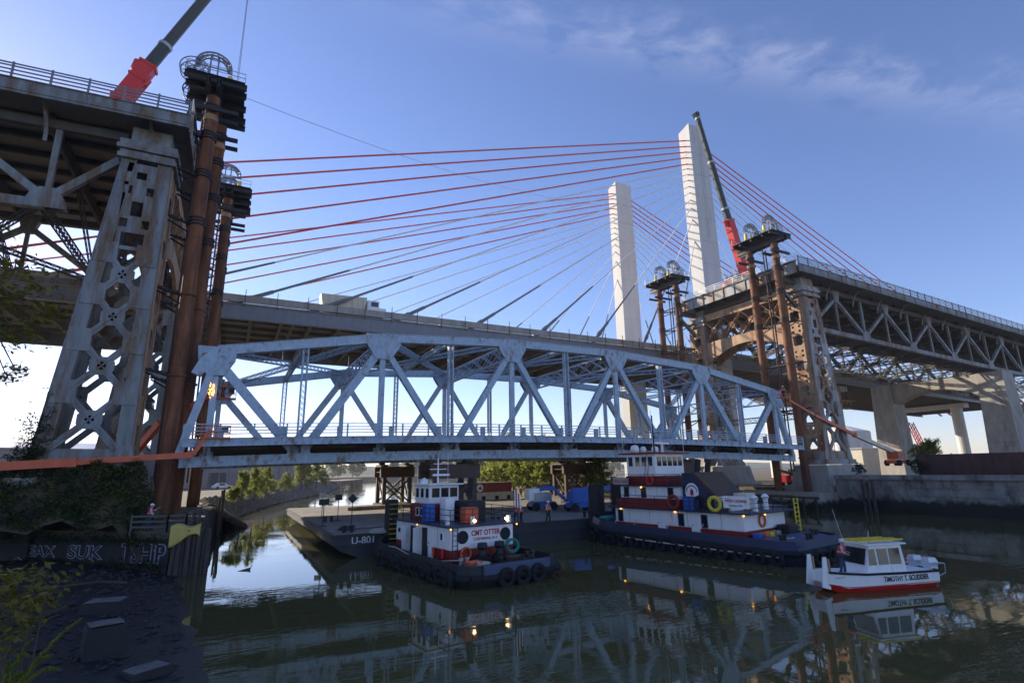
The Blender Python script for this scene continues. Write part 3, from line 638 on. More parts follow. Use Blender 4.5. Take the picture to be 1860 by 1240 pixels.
# ================================================================ new cable-stayed bridge
NB = thing('cable_stayed_bridge', 'new cable-stayed bridge with white pylons, red and white stays and grey deck girder', 'bridge', (100, 31, 0))
def nq(s, w, z): return Vector((s-100, w-31, z))
def nz_(s): return 31.5 if s < 105 else 31.5-.03*(s-105)
W0, W1 = 31.3, 62.5
for w0, top in ((31.0, 92.2), (61.2, 91.4)):
    rings = []
    for z, e in ((-1, .35), (29, .25), (60, .12), (top-1.3, 0)):
        rings.append([nq(98.6-e, w0-e*.3, z), nq(104.4+e, w0-e*.3, z), nq(104.4+e, w0+3.6+e*.3, z), nq(98.6-e, w0+3.6+e*.3, z)])
    rings.append([nq(98.6, w0, top), nq(104.4, w0, top-.3), nq(104.4, w0+3.6, top-1.3), nq(98.6, w0+3.6, top-1.0)])
    p = MB().loft(rings).build('pylon_leg', 'conc', NB)
    for z in range(36, 90, 6):
        j = MB()
        e = .02+.12*(90-z)/60
        for q in ((98.6-e, 98.62-e), ): j.box(q[0]-100-.012, q[1]-100, w0-31-e, w0-31+3.6+e, z, z+.05)
        j.box(98.6-e-100, 104.4+e-100, w0-31-e*.4-.02, w0-31-e*.3, z, z+.05)
        j.build('pour_joint', 'road', p)
NBZ = [88.3, 86.6, 85.0, 83.4, 81.6, 80.3, 78.7, 77.1, 75.4, 73.7, 71.8, 69.7, 66.9, 61.8]
NBS = [-73.5, -63, -51.6, -38.5, -26, -13, -1.3, 9.9, 23.4, 37.3, 51.4, 64.9, 78, 88]
for side, w in (('n', 32.6), ('f', 62.9)):
    for k, zz in enumerate(NBZ):
        for dr in (-1, 1):
            sa = 101.5+dr*2.5; se = 101.5+dr*(101.5-NBS[k]); red = k < 5
            ze = nz_(se)-.9; a = nq(sa, w+.2, zz); b = nq(se, w-.9 if side == 'n' else w+.9, ze); d = (b-a).normalized(); L = (b-a).length
            MB().tube(a, b, .15 if red else .12, n=6).build('stay_cable', 'cabr' if red else 'cabw', NB)
            MB().tube(b-d*min(7.5, L*.3), b+d*.3, .30, .36, n=10).build('guide_pipe', 'tube', NB)
            m = MB().tube(b-d*min(20, L*.6), b-d*min(7.4, L*.3), .17, .22, n=8); m.tube(b-d*4.3, b-d*3.5, .46, n=10); m.build('damper_pipe', 'girder' if not red else 'cabr', NB)
            MB().tube(a-d*.6, a+d*.7, .17, n=8).build('anchor_socket', 'cabw' if not red else 'cabr', NB)
segs = [(-150+13.3*k, -150+13.3*(k+1)) for k in range(30)]
for sa, sb in segs:
    za, zb_ = nz_(sa), nz_(sb)
    MB().prism([nq(sa, W0+.3, za-.45), nq(sb-.02, W0+.3, zb_-.45), nq(sb-.02, W0+.3, zb_), nq(sa, W0+.3, za)], (0, W1-W0-.6, 0)).build('deck_slab', 'road', NB)
    for w in (W0, W1):
        m = MB(); m.bar(nq(sa, w, za-1.5), nq(sb-.03, w, zb_-1.5), .12, 2.2); m.bar(nq(sa, w, za-2.65), nq(sb-.03, w, zb_-2.65), .8, .1); m.bar(nq(sa, w, za-.4), nq(sb-.03, w, zb_-.4), .5, .1); m.build('edge_girder', 'girder', NB)
        m = MB(); m.bar(nq(sa, w, za+.55), nq(sb-.03, w, zb_+.55), .35, 1.1); m.build('parapet', 'oldc', NB)
        for q in range(3):
            s = sa+q*4.43+1; MB().bar(nq(s, w-.45 if w == W0 else w+.45, nz_(s)-.7), nq(s, w-.45 if w == W0 else w+.45, nz_(s)+1.9), .1, .1, (1, 0, 0)).build('form_post', 'brown', NB)
    for q in range(3):
        s = sa+q*4.43+2; z = nz_(s); m = MB(); m.box(s-100-.04, s-100+.04, W0-31+.1, W1-31-.1, z-2.1, z-.46); m.box(s-100-.25, s-100+.25, W0-31+.1, W1-31-.1, z-2.2, z-2.1); m.build('floor_beam', 'soffit', NB)
for k in range(6):
    w = 35+k*4.7
    for sa, sb in segs[::3]: MB().bar(nq(sa, w, nz_(sa)-.75), nq(sb+26, w, nz_(sb+26)-.75), .3, .55).build('stringer', 'soffit', NB)
for s, w in ((150, 36), (150, 57), (215, 36), (215, 57), (-72, 36), (-72, 57)):
    MB().tube(nq(s, w, -1), nq(s, w, nz_(s)-2.7), 1.6, n=18).build('round_column', 'conc', NB)
for s in (150, 215, -72): MB().box(s-100-1.5, s-100+1.5, 2, 30, nz_(s)-4.2, nz_(s)-2.75).build('pier_cap', 'conc', NB)
for s in (16, 44, 70):
    z = nz_(s); m = MB(); m.tube((0, 0, 0), (0, 0, 9), .09, .06); m.bar((0, 0, 9), (0, 1.8, 9.3), .1, .1); lp = thing('street_lamp', 'slim pole lamp on the new bridge deck '+{16: 'beside the dump truck', 44: 'between the dump truck and the far pylon', 70: 'nearest the far pylon'}[s], 'street lamp', (s, W1-.8, z), 0, 'lamps on the new bridge'); m.build('pole', 'galv', lp); MB().box(-.15, .15, 1.6, 2.4, 9.2, 9.35).build('lamp_head', 'galv', lp)
# concrete piers under the old approach
for s, lab in ((150.5, 'massive concrete approach pier with arched crossbeam standing beside the leafy bush'), (212, 'distant concrete approach pier with arched crossbeam further inland along the approach')):
    zt = 29.0-.042*(s-84.2)-.5; C = thing('concrete_pier', lab, 'bridge pier', (s, 0, 2.5))
    for w in (0, WT):
        MB().loft([[(-3.1, w-2.9, 0), (3.1, w-2.9, 0), (3.1, w+2.9, 0), (-3.1, w+2.9, 0)], [(-2.4, w-2.3, zt-2.5), (2.4, w-2.3, zt-2.5), (2.4, w+2.3, zt-2.5), (-2.4, w+2.3, zt-2.5)]]).build('column', 'oldc', C)
        for z in (4, 8, 12, 16):
            e = 3.1-.7*z/(zt-2.5)+.012; MB().box(-e, e, w-e+.18, w+e-.18, z, z+.06).build('pour_joint', 'wallc', C)
    pts = [(-1.9, 2.2, zt-2.5), (-1.9, WT-2.2, zt-2.5)]; n = 12
    for k in range(n+1):
        y = WT-2.2+(4.4-WT)*k/n; u = (y-WT/2)/(WT/2-2.2); pts.append((-1.9, y, zt-7.5+2.6*(1-u*u)))
    MB().prism(pts, (3.8, 0, 0)).build('arched_beam', 'oldc', C)
# ================================================================ setting: water, ground, banks
def sheet(name, pts, z, mat, thick=None):
    m = MB()
    if thick: m.prism([(x, y, z-thick) for x, y in pts], (0, 0, thick))
    else: m.add([(x, y, z) for x, y in pts], [tuple(range(len(pts)))])
    return structure(m.build(name, mat))
sheet('water', [(-900, -120), (1500, -120), (1500, 1500), (-900, 1500)], 0, 'water')
# ground: one object, left bank + far bank + right bank around the creek
gm = MB()
left = [(-900, -40), (-60, -20), (-30, -6), (-10.5, -2.2), (-1.3, -10.6), (-.2, -10.6), (.4, 5), (.6, 20), (-.5, 40), (7.5, 76), (26, 130), (41, 193), (52, 240), (40, 262), (55, 318), (108, 362), (190, 372), (330, 420), (1500, 700), (1500, 1500), (-900, 1500)]
right = [(84.5, -120), (84.5, 30), (76, 40), (72, 56), (82, 114), (110, 180), (170, 260), (260, 330), (420, 380), (1500, 560), (1500, -120)]
for pts, z in ((left, 2.7), (right, 2.9)): gm.prism([(x, y, -2) for x, y in pts], (0, 0, z+2))
structure(gm.build('ground', 'soil'))
# foreshore mud, gently sloping under the water
mm = MB(); NX, NY = 26, 40; rnd = random.Random(4)
for j in range(NY+1):
    for i in range(NX+1):
        x = -26+i*28.5/NX; y = -62+j*61/NY
        edge = 1.7 if y < -34 else (1.7+(-34-y)*.10 if y < -14 else -.6)
        z = .10*(edge-x)+.0; z = min(z, .75)+rnd.uniform(-.035, .045); z = max(z, min(4.2, (-48.5-y)*1.1)) if x < 8 else z
        mm.v.append((x, y, z))
for j in range(NY):
    for i in range(NX): mm.f.append((j*(NX+1)+i, j*(NX+1)+i+1, (j+1)*(NX+1)+i+1, (j+1)*(NX+1)+i))
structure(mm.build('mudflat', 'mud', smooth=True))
# right bulkhead wall, pedestals
def wall_thing(name, label, cat, parts):
    t = thing(name, label, cat)
    for nm, mt, fn in parts: fn().build(nm, mt, t)
    return t
W_ = thing('bulkhead_wall', 'long weathered concrete bulkhead wall below the rusted red wall', 'wall', (83, -30, 0))
for k in range(9):
    y1 = 26-k*9.5; m = MB(); m.box(-.6+.05*(k % 2), 1.6, y1-9.46, y1, -1.5, 4.35); W_p = m.build('wall_panel', 'tidalwall', W_)
    MB().box(-.95, 1.7, y1-9.46, y1, 4.36, 4.95).build('coping', 'wallc', W_)
    for z in (2.3, 3.3): MB().box(-.64, -.5, y1-9.4, y1-.1, z, z+.06).build('form_ledge', 'wallc', W_)
RW = thing('rusted_wall', 'rusted dark red sheet wall standing on top of the concrete bulkhead', 'wall', (86.5, -30, 2.9))
for k in range(16):
    y1 = 25-k*4.2
    if y1 > 18: continue
    MB().box(-.08, .08, y1-4.17, y1, 0, 4.7).build('sheet_panel', 'rustwall', RW); MB().box(-.16, -.085, y1-.12, y1, 0, 4.8).build('stiffener', 'rustwall', RW)
for nm, s, w, lab in (('pedestal', 88.2, .5, 'stepped concrete pedestal under the near leg of the rust-stained tower'), ('pedestal', 88.2, 22.2, 'stepped concrete pedestal under the far leg of the rust-stained tower'), ('pedestal', -8.6, .5, 'pale concrete pedestal among the ivy under the grey tower'), ('pedestal', -8.6, 22.2, 'pale concrete pedestal behind the rusty pipes under the far leg of the grey tower')):
    t = thing('concrete_pedestal', lab, 'pedestal', (s, w, 0))
    fx, fy = (6.4, 4.2) if s > 0 else (5.6, 2.4)
    MB().loft([[(-fx, -fy, -1), (fx, -fy, -1), (fx, fy, -1), (-fx, fy, -1)], [(-fx+.4, -fy+.3, 3.4), (fx-.4, -fy+.3, 3.4), (fx-.4, fy-.3, 3.4), (-fx+.4, fy-.3, 3.4)]]).build('footing', 'tidalquay' if s > 0 else 'wetshade', t)
    MB().loft([[(-5.2, -3.2, 3.4), (5.2, -3.2, 3.4), (5.2, 3.2, 3.4), (-5.2, 3.2, 3.4)], [(-4.6, -2.8, 6.45), (4.6, -2.8, 6.45), (4.6, 2.8, 6.45), (-4.6, 2.8, 6.45)]]).build('plinth', 'oldc', t)
QW = thing('quay_wall', 'lower concrete quay wall with black fender rail in front of the pipe columns', 'wall', (80, 6, 0))
for k in range(5):
    y0 = -4.2+k*7.6; MB().box(-2.2, 2.3, y0-6, y0+1.55, -1.5, 2.5).build('wall_panel', 'tidalquay', QW); MB().box(-2.36, -2.21, y0-6, y0+1.5, 1.7, 1.95).build('fender_rail', 'timber', QW)
    for q in range(4): MB().box(-2.40, -2.21, y0-5.6+q*1.9, y0-5.35+q*1.9, -.5, 1.68).build('fender_post', 'timber', QW)
# left seawall with graffiti, timber fender piles
SWt = thing('seawall', 'dark concrete seawall with graffiti letters above the mudflat', 'wall', (-1.2, -10.7, 0))
dvec = Vector((-9.4, 8.3, 0)).normalized(); nvec = Vector((-dvec.y, dvec.x, 0))
if nvec.y > 0: nvec = -nvec
for k in range(4):
    a = dvec*(k*4.05); b = dvec*(k*4.05+4.02); m = MB(); m.prism([a+Vector((0, 0, -.8)), b+Vector((0, 0, -.8)), b+Vector((0, 0, 2.25-.1*(k % 2))), a+Vector((0, 0, 2.25-.1*(k % 2)))], nvec*-.9); m.build('wall_panel', 'wetshade', SWt)
rot = frame_rot(-dvec, (0, 0, 1))
for sx, body, sz, wd in ((2.1, 'TSHiP', 1.7, 3.6), (7.2, 'SUK', 1.2, 3.0), (11.2, 'EAX', 1.0, 2.4)):
    base = dvec*sx+nvec*.03+Vector((0, 0, 1.25))
    text(body, sz, 'grafw', SWt, base, rot, 'graffiti_outline', .004, 0, .055, wd+.25); text(body, sz*.98, 'grafk', SWt, base+nvec*.03, rot, 'graffiti_fill', .004, 0, .0, wd)

SW2 = thing('seawall', 'dark overgrown concrete seawall running inland below the ivy', 'wall', (-10.6, -2.35, 0))
d2 = Vector((-19.5, -3.8, 0)).normalized(); n2 = Vector((d2.y, -d2.x, 0)); n2 = -n2 if n2.y > 0 else n2
for k in range(8):
    a = d2*(k*4.05); b = d2*(k*4.05+4.02); h = 2.78+.08*(k % 2); MB().prism([a+Vector((0, 0, -.8)), b+Vector((0, 0, -.8)), b+Vector((0, 0, h)), a+Vector((0, 0, h))], n2*.6).build('wall_panel', 'wetshade', SW2)
# ================================================================ people
def skin_mesh(name, verts, edges, rad, mat):
    me = bpy.data.meshes.new('sk'); me.from_pydata(verts, edges, []); o = bpy.data.objects.new('sk', me); COL.objects.link(o)
    o.modifiers.new('s', 'SKIN'); sub = o.modifiers.new('u', 'SUBSURF'); sub.levels = 1; sub.render_levels = 1
    for i, r in enumerate(rad): me.skin_vertices[0].data[i].radius = (r, r) if not isinstance(r, tuple) else r; me.skin_vertices[0].data[i].use_root = (i == 0)
    bpy.context.view_layer.update(); out = bpy.data.meshes.new_from_object(o.evaluated_get(bpy.context.evaluated_depsgraph_get())); bpy.data.objects.remove(o)
    out.name = name; out.materials.clear(); out.materials.append(M[mat])
    for p in out.polygons: p.use_smooth = True
    return out
def person(label, loc, rz, group=None, vest='vestred', trousers='jean', shirt='shirt', helmet=True, arms=None, step=.06, scale=1.0, lean=0.0):
    T = thing('person', label, 'person', loc, rz, group); T.scale = (scale,)*3
    arms = arms or {1: ((.05, .30, 1.16), (.14, .30, .93)), -1: ((.05, -.30, 1.16), (.14, -.30, .93))}
    V = [(0, 0, .96), (lean*.4, 0, 1.14), (lean, 0, 1.36), (lean*1.1+.01, 0, 1.49), (lean*1.2+.03, 0, 1.60), (lean*1.2+.035, 0, 1.70), (lean*1.2+.14, 0, 1.615)]
    Ed = [(0, 1), (1, 2), (2, 3), (3, 4), (4, 5), (4, 6)]; Rd = [.15, .145, .165, .062, .10, .085, .022]
    LV = [(0, 0, .97)]; LE = []; LR = [.155]; AV = [(lean, 0, 1.37), (lean*.4, 0, 1.14), (0, 0, .97)]; AE = [(0, 1), (1, 2)]; AR = [.175, .155, .155]
    for sy in (1, -1):
        k = len(V); st = step*sy
        V += [(0, sy*.10, .90), (.03+st, sy*.11, .50), (-.01+st*1.6, sy*.12, .09), (.15+st*1.6, sy*.13, .045)]; Ed += [(0, k), (k, k+1), (k+1, k+2), (k+2, k+3)]; Rd += [.095, .06, .042, .04]
        q = len(LV); LV += [V[k], V[k+1], V[k+2]]; LE += [(0, q), (q, q+1), (q+1, q+2)]; LR += [.108, .078, .07]
        e, w = arms[sy]; k = len(V); sh = (lean, sy*.19, 1.42); d = (Vector(w)-Vector(e)).normalized(); hand = Vector(w)+d*.09
        V += [sh, e, w, tuple(hand)]; Ed += [(2, k), (k, k+1), (k+1, k+2), (k+2, k+3)]; Rd += [.062, .042, .03, (.035, .018)]
        side = d.cross(Vector((0, sy, 0)));  side = side.normalized() if side.length > .1 else Vector((1, 0, 0)); pal = side.cross(d)
        for j, (off, ln) in enumerate(((-.03, .06), (-.01, .075), (.01, .08), (.03, .07))):
            f0 = len(V); b = hand+side*off; V += [tuple(b+d*ln*.5), tuple(b+d*ln*.85+pal*.025*sy)]; Ed += [(k+3, f0), (f0, f0+1)]; Rd += [.009, .008]
        f0 = len(V); b = Vector(w)+d*.03; V += [tuple(b+side*.045+d*.03), tuple(b+side*.05+d*.075)]; Ed += [(k+2, f0), (f0, f0+1)]; Rd += [.011, .009]
        q = len(AV); AV += [sh, e, tuple(Vector(e).lerp(Vector(w), .8))]; AE += [(0, q), (q, q+1), (q+1, q+2)]; AR += [.075, .056, .045]
    link('body', skin_mesh('body', V, Ed, Rd, 'skin'), T)
    link('trousers', skin_mesh('trousers', LV, LE, LR, trousers), T); link('shirt', skin_mesh('shirt', AV, AE, AR, shirt), T)
    v = MB(); rings = []
    for z, a, b in ((1.0, .185, .20), (1.12, .185, .205), (1.3, .195, .23), (1.42, .17, .20), (1.47, .10, .13)):
        x0 = lean*min(1, (z-.96)/.4); rings.append([(x0+a*math.cos(t*PI/8), b*math.sin(t*PI/8), z) for t in range(16)])
    v.loft(rings); ve = v.build('safety_vest', vest, T, smooth=True)
    st = MB()
    for z, b in ((1.14, .212),): st.loft([[(lean*.4+.196*math.cos(t*PI/8), b*math.sin(t*PI/8), zz) for t in range(16)] for zz in (z, z+.05)])
    st.build('reflective_band', 'cream', T)
    hx = lean*1.2+.035
    if helmet:
        h = MB().lathe([(.155, 1.685), (.128, 1.69), (.125, 1.75), (.09, 1.80), (.0, 1.825)], (hx, 0, 0)); h.box(hx+.08, hx+.19, -.08, .08, 1.68, 1.692); h.build('hard_hat', 'helmet', T, smooth=False)
    else: MB().lathe([(.11, 1.62), (.118, 1.68), (.09, 1.76), (0, 1.79)], (hx-.015, 0, 0)).build('hair', 'darkcloth', T, smooth=True)
    for sy in (1, -1):
        b = MB(); s0 = step*sy*1.6; b.box(s0-.09, s0+.19, sy*.125-.055, sy*.125+.055, 0, .09); b.box(s0-.09, s0+.05, sy*.125-.055, sy*.125+.055, .09, .2); b.build('boot', 'boot', T)
    for sy in (.035, -.035): MB().box(hx+.085, hx+.098, sy-.012, sy+.012, 1.635, 1.65).build('eye', 'darkcloth', T)
    return T
# ================================================================ barge and its supports
BG = thing('deck_barge', 'long steel deck barge marked U-801 carrying the truss supports', 'barge', (9.5, -10.3, 0))
LB, WB, ZD = 53.0, 37.0, 1.75
m = MB(); prof = [(0, ZD-.02), (LB, ZD-.02), (LB, .6), (LB-4, -1.2), (5, -1.2), (.6, .55), (0, 1.0)]
m.prism([(x, 0, z) for x, z in prof], (0, WB, 0)); m.build('hull', 'barge', BG)
for i in range(6):
    for j in range(4):
        MB().box(.1+i*LB/6, .1+(i+1)*LB/6-.12, .15+j*WB/4, .15+(j+1)*WB/4-.12, ZD-.02, ZD+.05).build('deck_plate', 'bdeck', BG)
for z in (.9, 1.62): MB().box(.2, LB, -.14, -.002, z, z+.16).build('rub_rail', 'barge', BG)
for z in (1.55,): MB().box(-.12, 0, .1, WB, z, z+.2).build('rub_rail', 'barge', BG)
for x in (9, 16, 24, 33, 41): MB().box(x, x+.12, -.1, -.003, -.3, .88).build('side_stiffener', 'barge', BG)
text('U-801', .75, 'wtext', BG, (2.35, -.02, 1.25), frame_rot((1, 0, 0), (0, 0, 1)), bold=.01)
for x, y in ((1, 1), (1.2, 12), (6, 1), (14, .9), (24, .9), (33, .9)):
    m = MB()
    for q in (0, .6): m.tube((x+q, y, ZD+.05), (x+q, y, ZD+.55), .14, n=10); m.tube((x+q, y, ZD+.5), (x+q, y, ZD+.6), .2, n=10)
    m.build('bollard', 'black', BG)
for k, (px, py, h) in enumerate(((586, 956, 2.1), (613, 945, 2.2), (638, 957, 2.4), (584, 940, 2.3))):
    p = onz(px, py, ZD+.05); lab = ('square black board on a post at the barge corner beside mooring bollards', 'small square black board on a thin post, middle of the barge end', 'black diamond board on a thin post on the barge deck', 'small pale board on a thin post at the sunlit barge edge')[k]
    t = thing('marker_post', lab, 'sign', tuple(p)); MB().tube((0, 0, 0), (0, 0, h), .035).build('post', 'black', t); MB().box(-.3, .3, -.3, .3, 0, .06).build('base', 'black', t)
    b = MB()
    if k == 2: b.prism([(-.42, -.03, h), (0, -.03, h-.42), (.42, -.03, h), (0, -.03, h+.42)], (0, .05, 0))
    else: b.box(-.45 if k == 0 else -.36, .45 if k == 0 else .36, -.03, .02, h-.25, h+.28)
    b.build('board', 'black' if k < 3 else 'cream', t)
def rope_coil(label, p, r, mat='timber'):
    t = thing('rope_coil', label, 'rope', tuple(p)); m = MB(); rn = random.Random(int(p.x*10))
    for k in range(5): m.arc((rn.uniform(-.1, .1), rn.uniform(-.1, .1), .04+.05*k), (1, 0, 0), (0, 1, 0), r*(1-.1*k)+rn.uniform(-.08, .08), .035, 0, 2*PI, 18, 5)
    m.build('coil', mat, t); MB().path([(r, 0, .05), (r+.8, .5, .03), (r+1.6, .2, .03), (r+2.6, .7, .03)], .035).build('loose_end', mat, t)
rope_coil('dark coiled mooring rope on the barge deck beside the diamond board', onz(628, 962, 1.8), .7)
rope_coil('pale coiled rope lying on the barge deck by the black stairs', onz(690, 966, 1.8), .8, 'rope')
for k in range(3):
    t = tag(MB().box(-4.5, 4.5, -.22, .22, 0, .4).build('steel_beam', 'tan', None, (20+k*.4, 17+k*.75, 1.81), R(8+k)), ('loose rusty steel beam on the barge beside the truss support', 'loose rusty steel beam lying between two others on the barge', 'loose rusty steel beam lying outermost on the sunlit barge deck')[k], 'beam')
def support(label, s, w, wd):
    t = thing('support_tower', label, 'support tower', (s, w, ZD+.05)); H = zl(s)-ZD-.05
    m = MB()
    m.box(-wd/2-.5, wd/2+.5, -2.4, 2.4, 0, .35); m.build('grillage', 'brown', t)
    for x in (-wd/2, wd/2):
        for y in (-1.8, 1.8): MB().box(x-.25, x+.25, y-.25, y+.25, .35, H-2.0).build('leg', 'brown', t)
    for y in (-1.8, 1.8):
        for a, b in ((1, -1), (-1, 1)): MB().bar((a*wd/2, y, .5), (b*wd/2, y, H-2.2), .16, .2).build('brace', 'brown', t)
        MB().box(-wd/2-.6, wd/2+.6, y-.3, y+.3, H-1.98, H-.55).build('header_beam', 'brown', t)
    for x in (-wd/2, wd/2):
        MB().box(x-.3, x+.3, -2.5, 2.5, H-.54, H-.25).build('cross_beam', 'brown', t); MB().box(x-.35, x+.35, -.5, .5, H-.24, H-.01).build('bearing_pad', 'timber', t)
        MB().bar((x, -1.7, .5), (x, 1.7, H-2.1), .16, .16).build('brace', 'brown', t)
    MB().box(-wd/2-.4, wd/2+.4, -1.45, 1.45, H-1.3, H-1.2).build('work_platform', 'brown', t)
support('brown steel support tower under the far truss near the red and cream tug', 23, WT, 3.6)
support('brown steel support tower under the near truss directly behind the small tug', 22.8, 0, 4.2)
support('brown steel support tower under the far truss beside the blue lifts', 53.3, WT, 4.6)
support('brown steel support tower under the near truss hidden behind the big tug wheelhouse', 53.3, 0, 4.6)
# ================================================================ tug boats
tyre = MB().arc((0, 0, 0), (1, 0, 0), (0, 0, 1), .36, .15, 0, 2*PI, 14, 7).mesh('tyre', M['rub'], True)
def outline(L, B, bow=.28, n=8, stern=.06):
    pts = []; h = B/2
    for k in range(n+1):                                   # bow arc from starboard to port
        t = -PI/2+PI*k/n; pts.append((L/2-L*bow*(1-math.cos(t)*1.0), h*math.copysign(abs(math.sin(t))**.75, math.sin(t))))
    pts += [(-L/2+L*stern, h*.99), (-L/2+L*.012, h*.86), (-L/2, h*.7), (-L/2, -h*.7), (-L/2+L*.012, -h*.86), (-L/2+L*stern, -h*.99)]
    return pts
def hull(T, L, B, zd, bul, mat, sheer=.5, bow=.28):
    o = outline(L, B, bow); f = lambda x: sheer*max(0, (x/(L/2)))**2
    rings = []
    for k, z in ((.90, -.8), (.97, 0.05), (1.0, zd-.1), (1.0, zd)): rings.append([(x*k, y*k, z+(f(x) if z > .3 else 0)) for x, y in o])
    MB().loft(rings).build('hull', mat, T)
    m = MB(); n = len(o)
    for i in range(n):
        (xa, ya), (xb, yb) = o[i], o[(i+1) % n]
        m.add([(xa, ya, zd+f(xa)), (xb, yb, zd+f(xb)), (xb*.985, yb*.97, zd+bul+f(xb)), (xa*.985, ya*.97, zd+bul+f(xa)), (xa*.965, ya*.945, zd+f(xa)), (xb*.965, yb*.945, zd+f(xb)), (xb*.965, yb*.945, zd+bul+f(xb)), (xa*.965, ya*.945, zd+bul+f(xa))], [(0, 1, 2, 3), (5, 4, 7, 6), (3, 2, 6, 7)])
    m.build('bulwark', mat, T)
    c = MB(); pp = [(x*1.015, y*1.02, zd-.22+f(x)) for x, y in o]; c.path(pp+pp[:1], .2, 7); c.build('rubber_fender', 'rub', T)
    return o, f
def bx(T, nm, mt, *a):
    m = MB().box(*a)
    if T.name.startswith(('tugboat', 'workboat')) and nm not in ('window', 'house_base', 'upper_base') and min(a[1]-a[0], a[3]-a[2], a[5]-a[4]) > .09: m.bevel(min(.07, min(a[1]-a[0], a[3]-a[2], a[5]-a[4])*.3))
    return m.build(nm, mt, T)
def rails(T, pts, z0, h=1.0, mat='black', n=2, gap=1.3):
    m = MB()
    for a, b in zip(pts, pts[1:]):
        a = Vector((*a, 0)); b = Vector((*b, 0)); L = (b-a).length; k = max(1, int(L/gap))
        for j in range(n): zz = z0+h*(j+1)/n; m.tube(a+Vector((0, 0, zz)), b+Vector((0, 0, zz)), .022, n=5)
        for i in range(k+1): p = a.lerp(b, i/k); m.tube(p+Vector((0, 0, z0)), p+Vector((0, 0, z0+h)), .025, n=5)
    return m.build('railing', mat, T)
def window(T, axis, c, w, h, y, x=None, frame='white'):
    """axis 'y': on a wall facing +-y at y; axis 'x': wall facing -+x at x"""
    if axis == 'y':
        s = 1 if y > 0 else -1; o = bx(T, 'window', 'glass', c[0]-w/2, c[0]+w/2, *sorted((y, y+s*.03)), c[1]-h/2, c[1]+h/2)
        f = MB()
        for z in (c[1]-h/2-.03, c[1]+h/2+.03): f.bar((c[0]-w/2-.06, y+s*.02, z), (c[0]+w/2+.06, y+s*.02, z), .07, .06)
        for xx in (c[0]-w/2-.03, c[0]+w/2+.03): f.bar((xx, y+s*.02, c[1]-h/2), (xx, y+s*.02, c[1]+h/2), .07, .06, (0, 1, 0))
    else:
        s = 1 if x > 0 else -1; o = bx(T, 'window', 'glass', *sorted((x, x+s*.03)), c[0]-w/2, c[0]+w/2, c[1]-h/2, c[1]+h/2)
        f = MB()
        for z in (c[1]-h/2-.03, c[1]+h/2+.03): f.bar((x+s*.02, c[0]-w/2-.06, z), (x+s*.02, c[0]+w/2+.06, z), .07, .06)
        for yy in (c[0]-w/2-.03, c[0]+w/2+.03): f.bar((x+s*.02, yy, c[1]-h/2), (x+s*.02, yy, c[1]+h/2), .07, .06, (1, 0, 0))
    fo = f.build('frame', frame, o); return o
def ring_buoy(T, loc, axis, r=.34, mat='orange'):
    m = MB(); u, v = ((0, 1, 0), (0, 0, 1)) if axis == 'x' else ((1, 0, 0), (0, 0, 1)); m.arc(loc, u, v, r, .08, 0, 2*PI, 16, 6); return m.build('life_ring', mat, T, smooth=True)
def lamp(T, loc, mat='lamp_w', r=.09):
    m = MB().lathe([(0, -r), (r*.7, -r*.7), (r, 0), (r*.7, r*.7), (0, r)], loc, 8); return m.build('deck_lamp', mat, T)
# --- small tug
OT = thing('tugboat', 'small red and white tug lettered CMT OTTER pushing against the barge', 'tugboat', (16.5, -18.0, 0), R(98.5))
o, f = hull(OT, 15.0, 7.3, .75, .45, 'black', .5, .2)
bx(OT, 'main_deck', 'deckblue', -7.0, 6.0, -3.1, 3.1, .76, .80)
bx(OT, 'stern_rail_plate', 'deckblue', -7.66, -7.44, -2.4, 2.4, .55, 1.2)
for y in (-.2, .95, -1.35): link('tyre', tyre, OT, (-7.75, y, .45), PI/2).scale = (1.15,)*3
for k in range(17):
    t = link('tyre', tyre, OT, (-6.2+k*.66, 3.8-.05*(k % 2), .42+.06*(k % 3)), 0); t.rotation_euler = (.1*(k % 3-1), .3*(k % 2), .25*((k % 4)-1.5))
bx(OT, 'house_base', 'red', -3.7, 4.5, -2.4, 2.4, .8, 1.6); bx(OT, 'house_wall', 'white', -3.72, 4.5, -2.42, 2.42, 1.6, 2.95); bx(OT, 'roof_deck', 'navy', -3.95, 4.8, -2.65, 2.65, 2.95, 3.05)
for y in (1.55, -1.75):
    p = MB(); p.tube((-3.71, y, 2.35), (-3.76, y, 2.35), .34, n=18); p.build('porthole', 'darkcloth', OT); MB().arc((-3.76, y, 2.35), (0, 1, 0), (0, 0, 1), .36, .05, 0, 2*PI, 18, 5).build('porthole_rim', 'black', OT)
rs = frame_rot((0, -1, 0), (0, 0, 1))
text('CMT OTTER', .46, 'rtext', OT, (-3.74, -.22, 2.52), rs, bold=.012, width=2.25); text('COEYMANS, N.Y.', .24, 'rtext', OT, (-3.74, -.22, 2.16), rs, bold=.004, width=1.9)
for x, op in ((1.6, 1), (-.2, 1), (-1.1, 0)):
    d = bx(OT, 'doorway_panel', 'darkcloth' if op else 'white', x-.36, x+.36, 2.42, 2.45, .95, 2.75); bx(d, 'door_handle', 'black', x+.2, x+.28, 2.45, 2.5, 1.8, 1.86)  # open ones get a flat dark sheet painted in for the unlit inside
    if op: bx(OT, 'open_door', 'white', x+.38, x+.42, 2.44, 3.1, .95, 2.75)
window(OT, 'y', (-2.6, 2.35), .3, .4, 2.42); window(OT, 'y', (3.2, 2.2), .5, .5, 2.42)
ring_buoy(OT, (-3.82, 1.35, 1.35), 'x', .36, 'orange'); ring_buoy(OT, (2.6, 2.5, 2.3), 'y', .34, 'bred')
m = MB()
for y in (1.95, 2.3): m.tube((-3.82, y, .8), (-3.82, y, 3.0), .03, n=5)
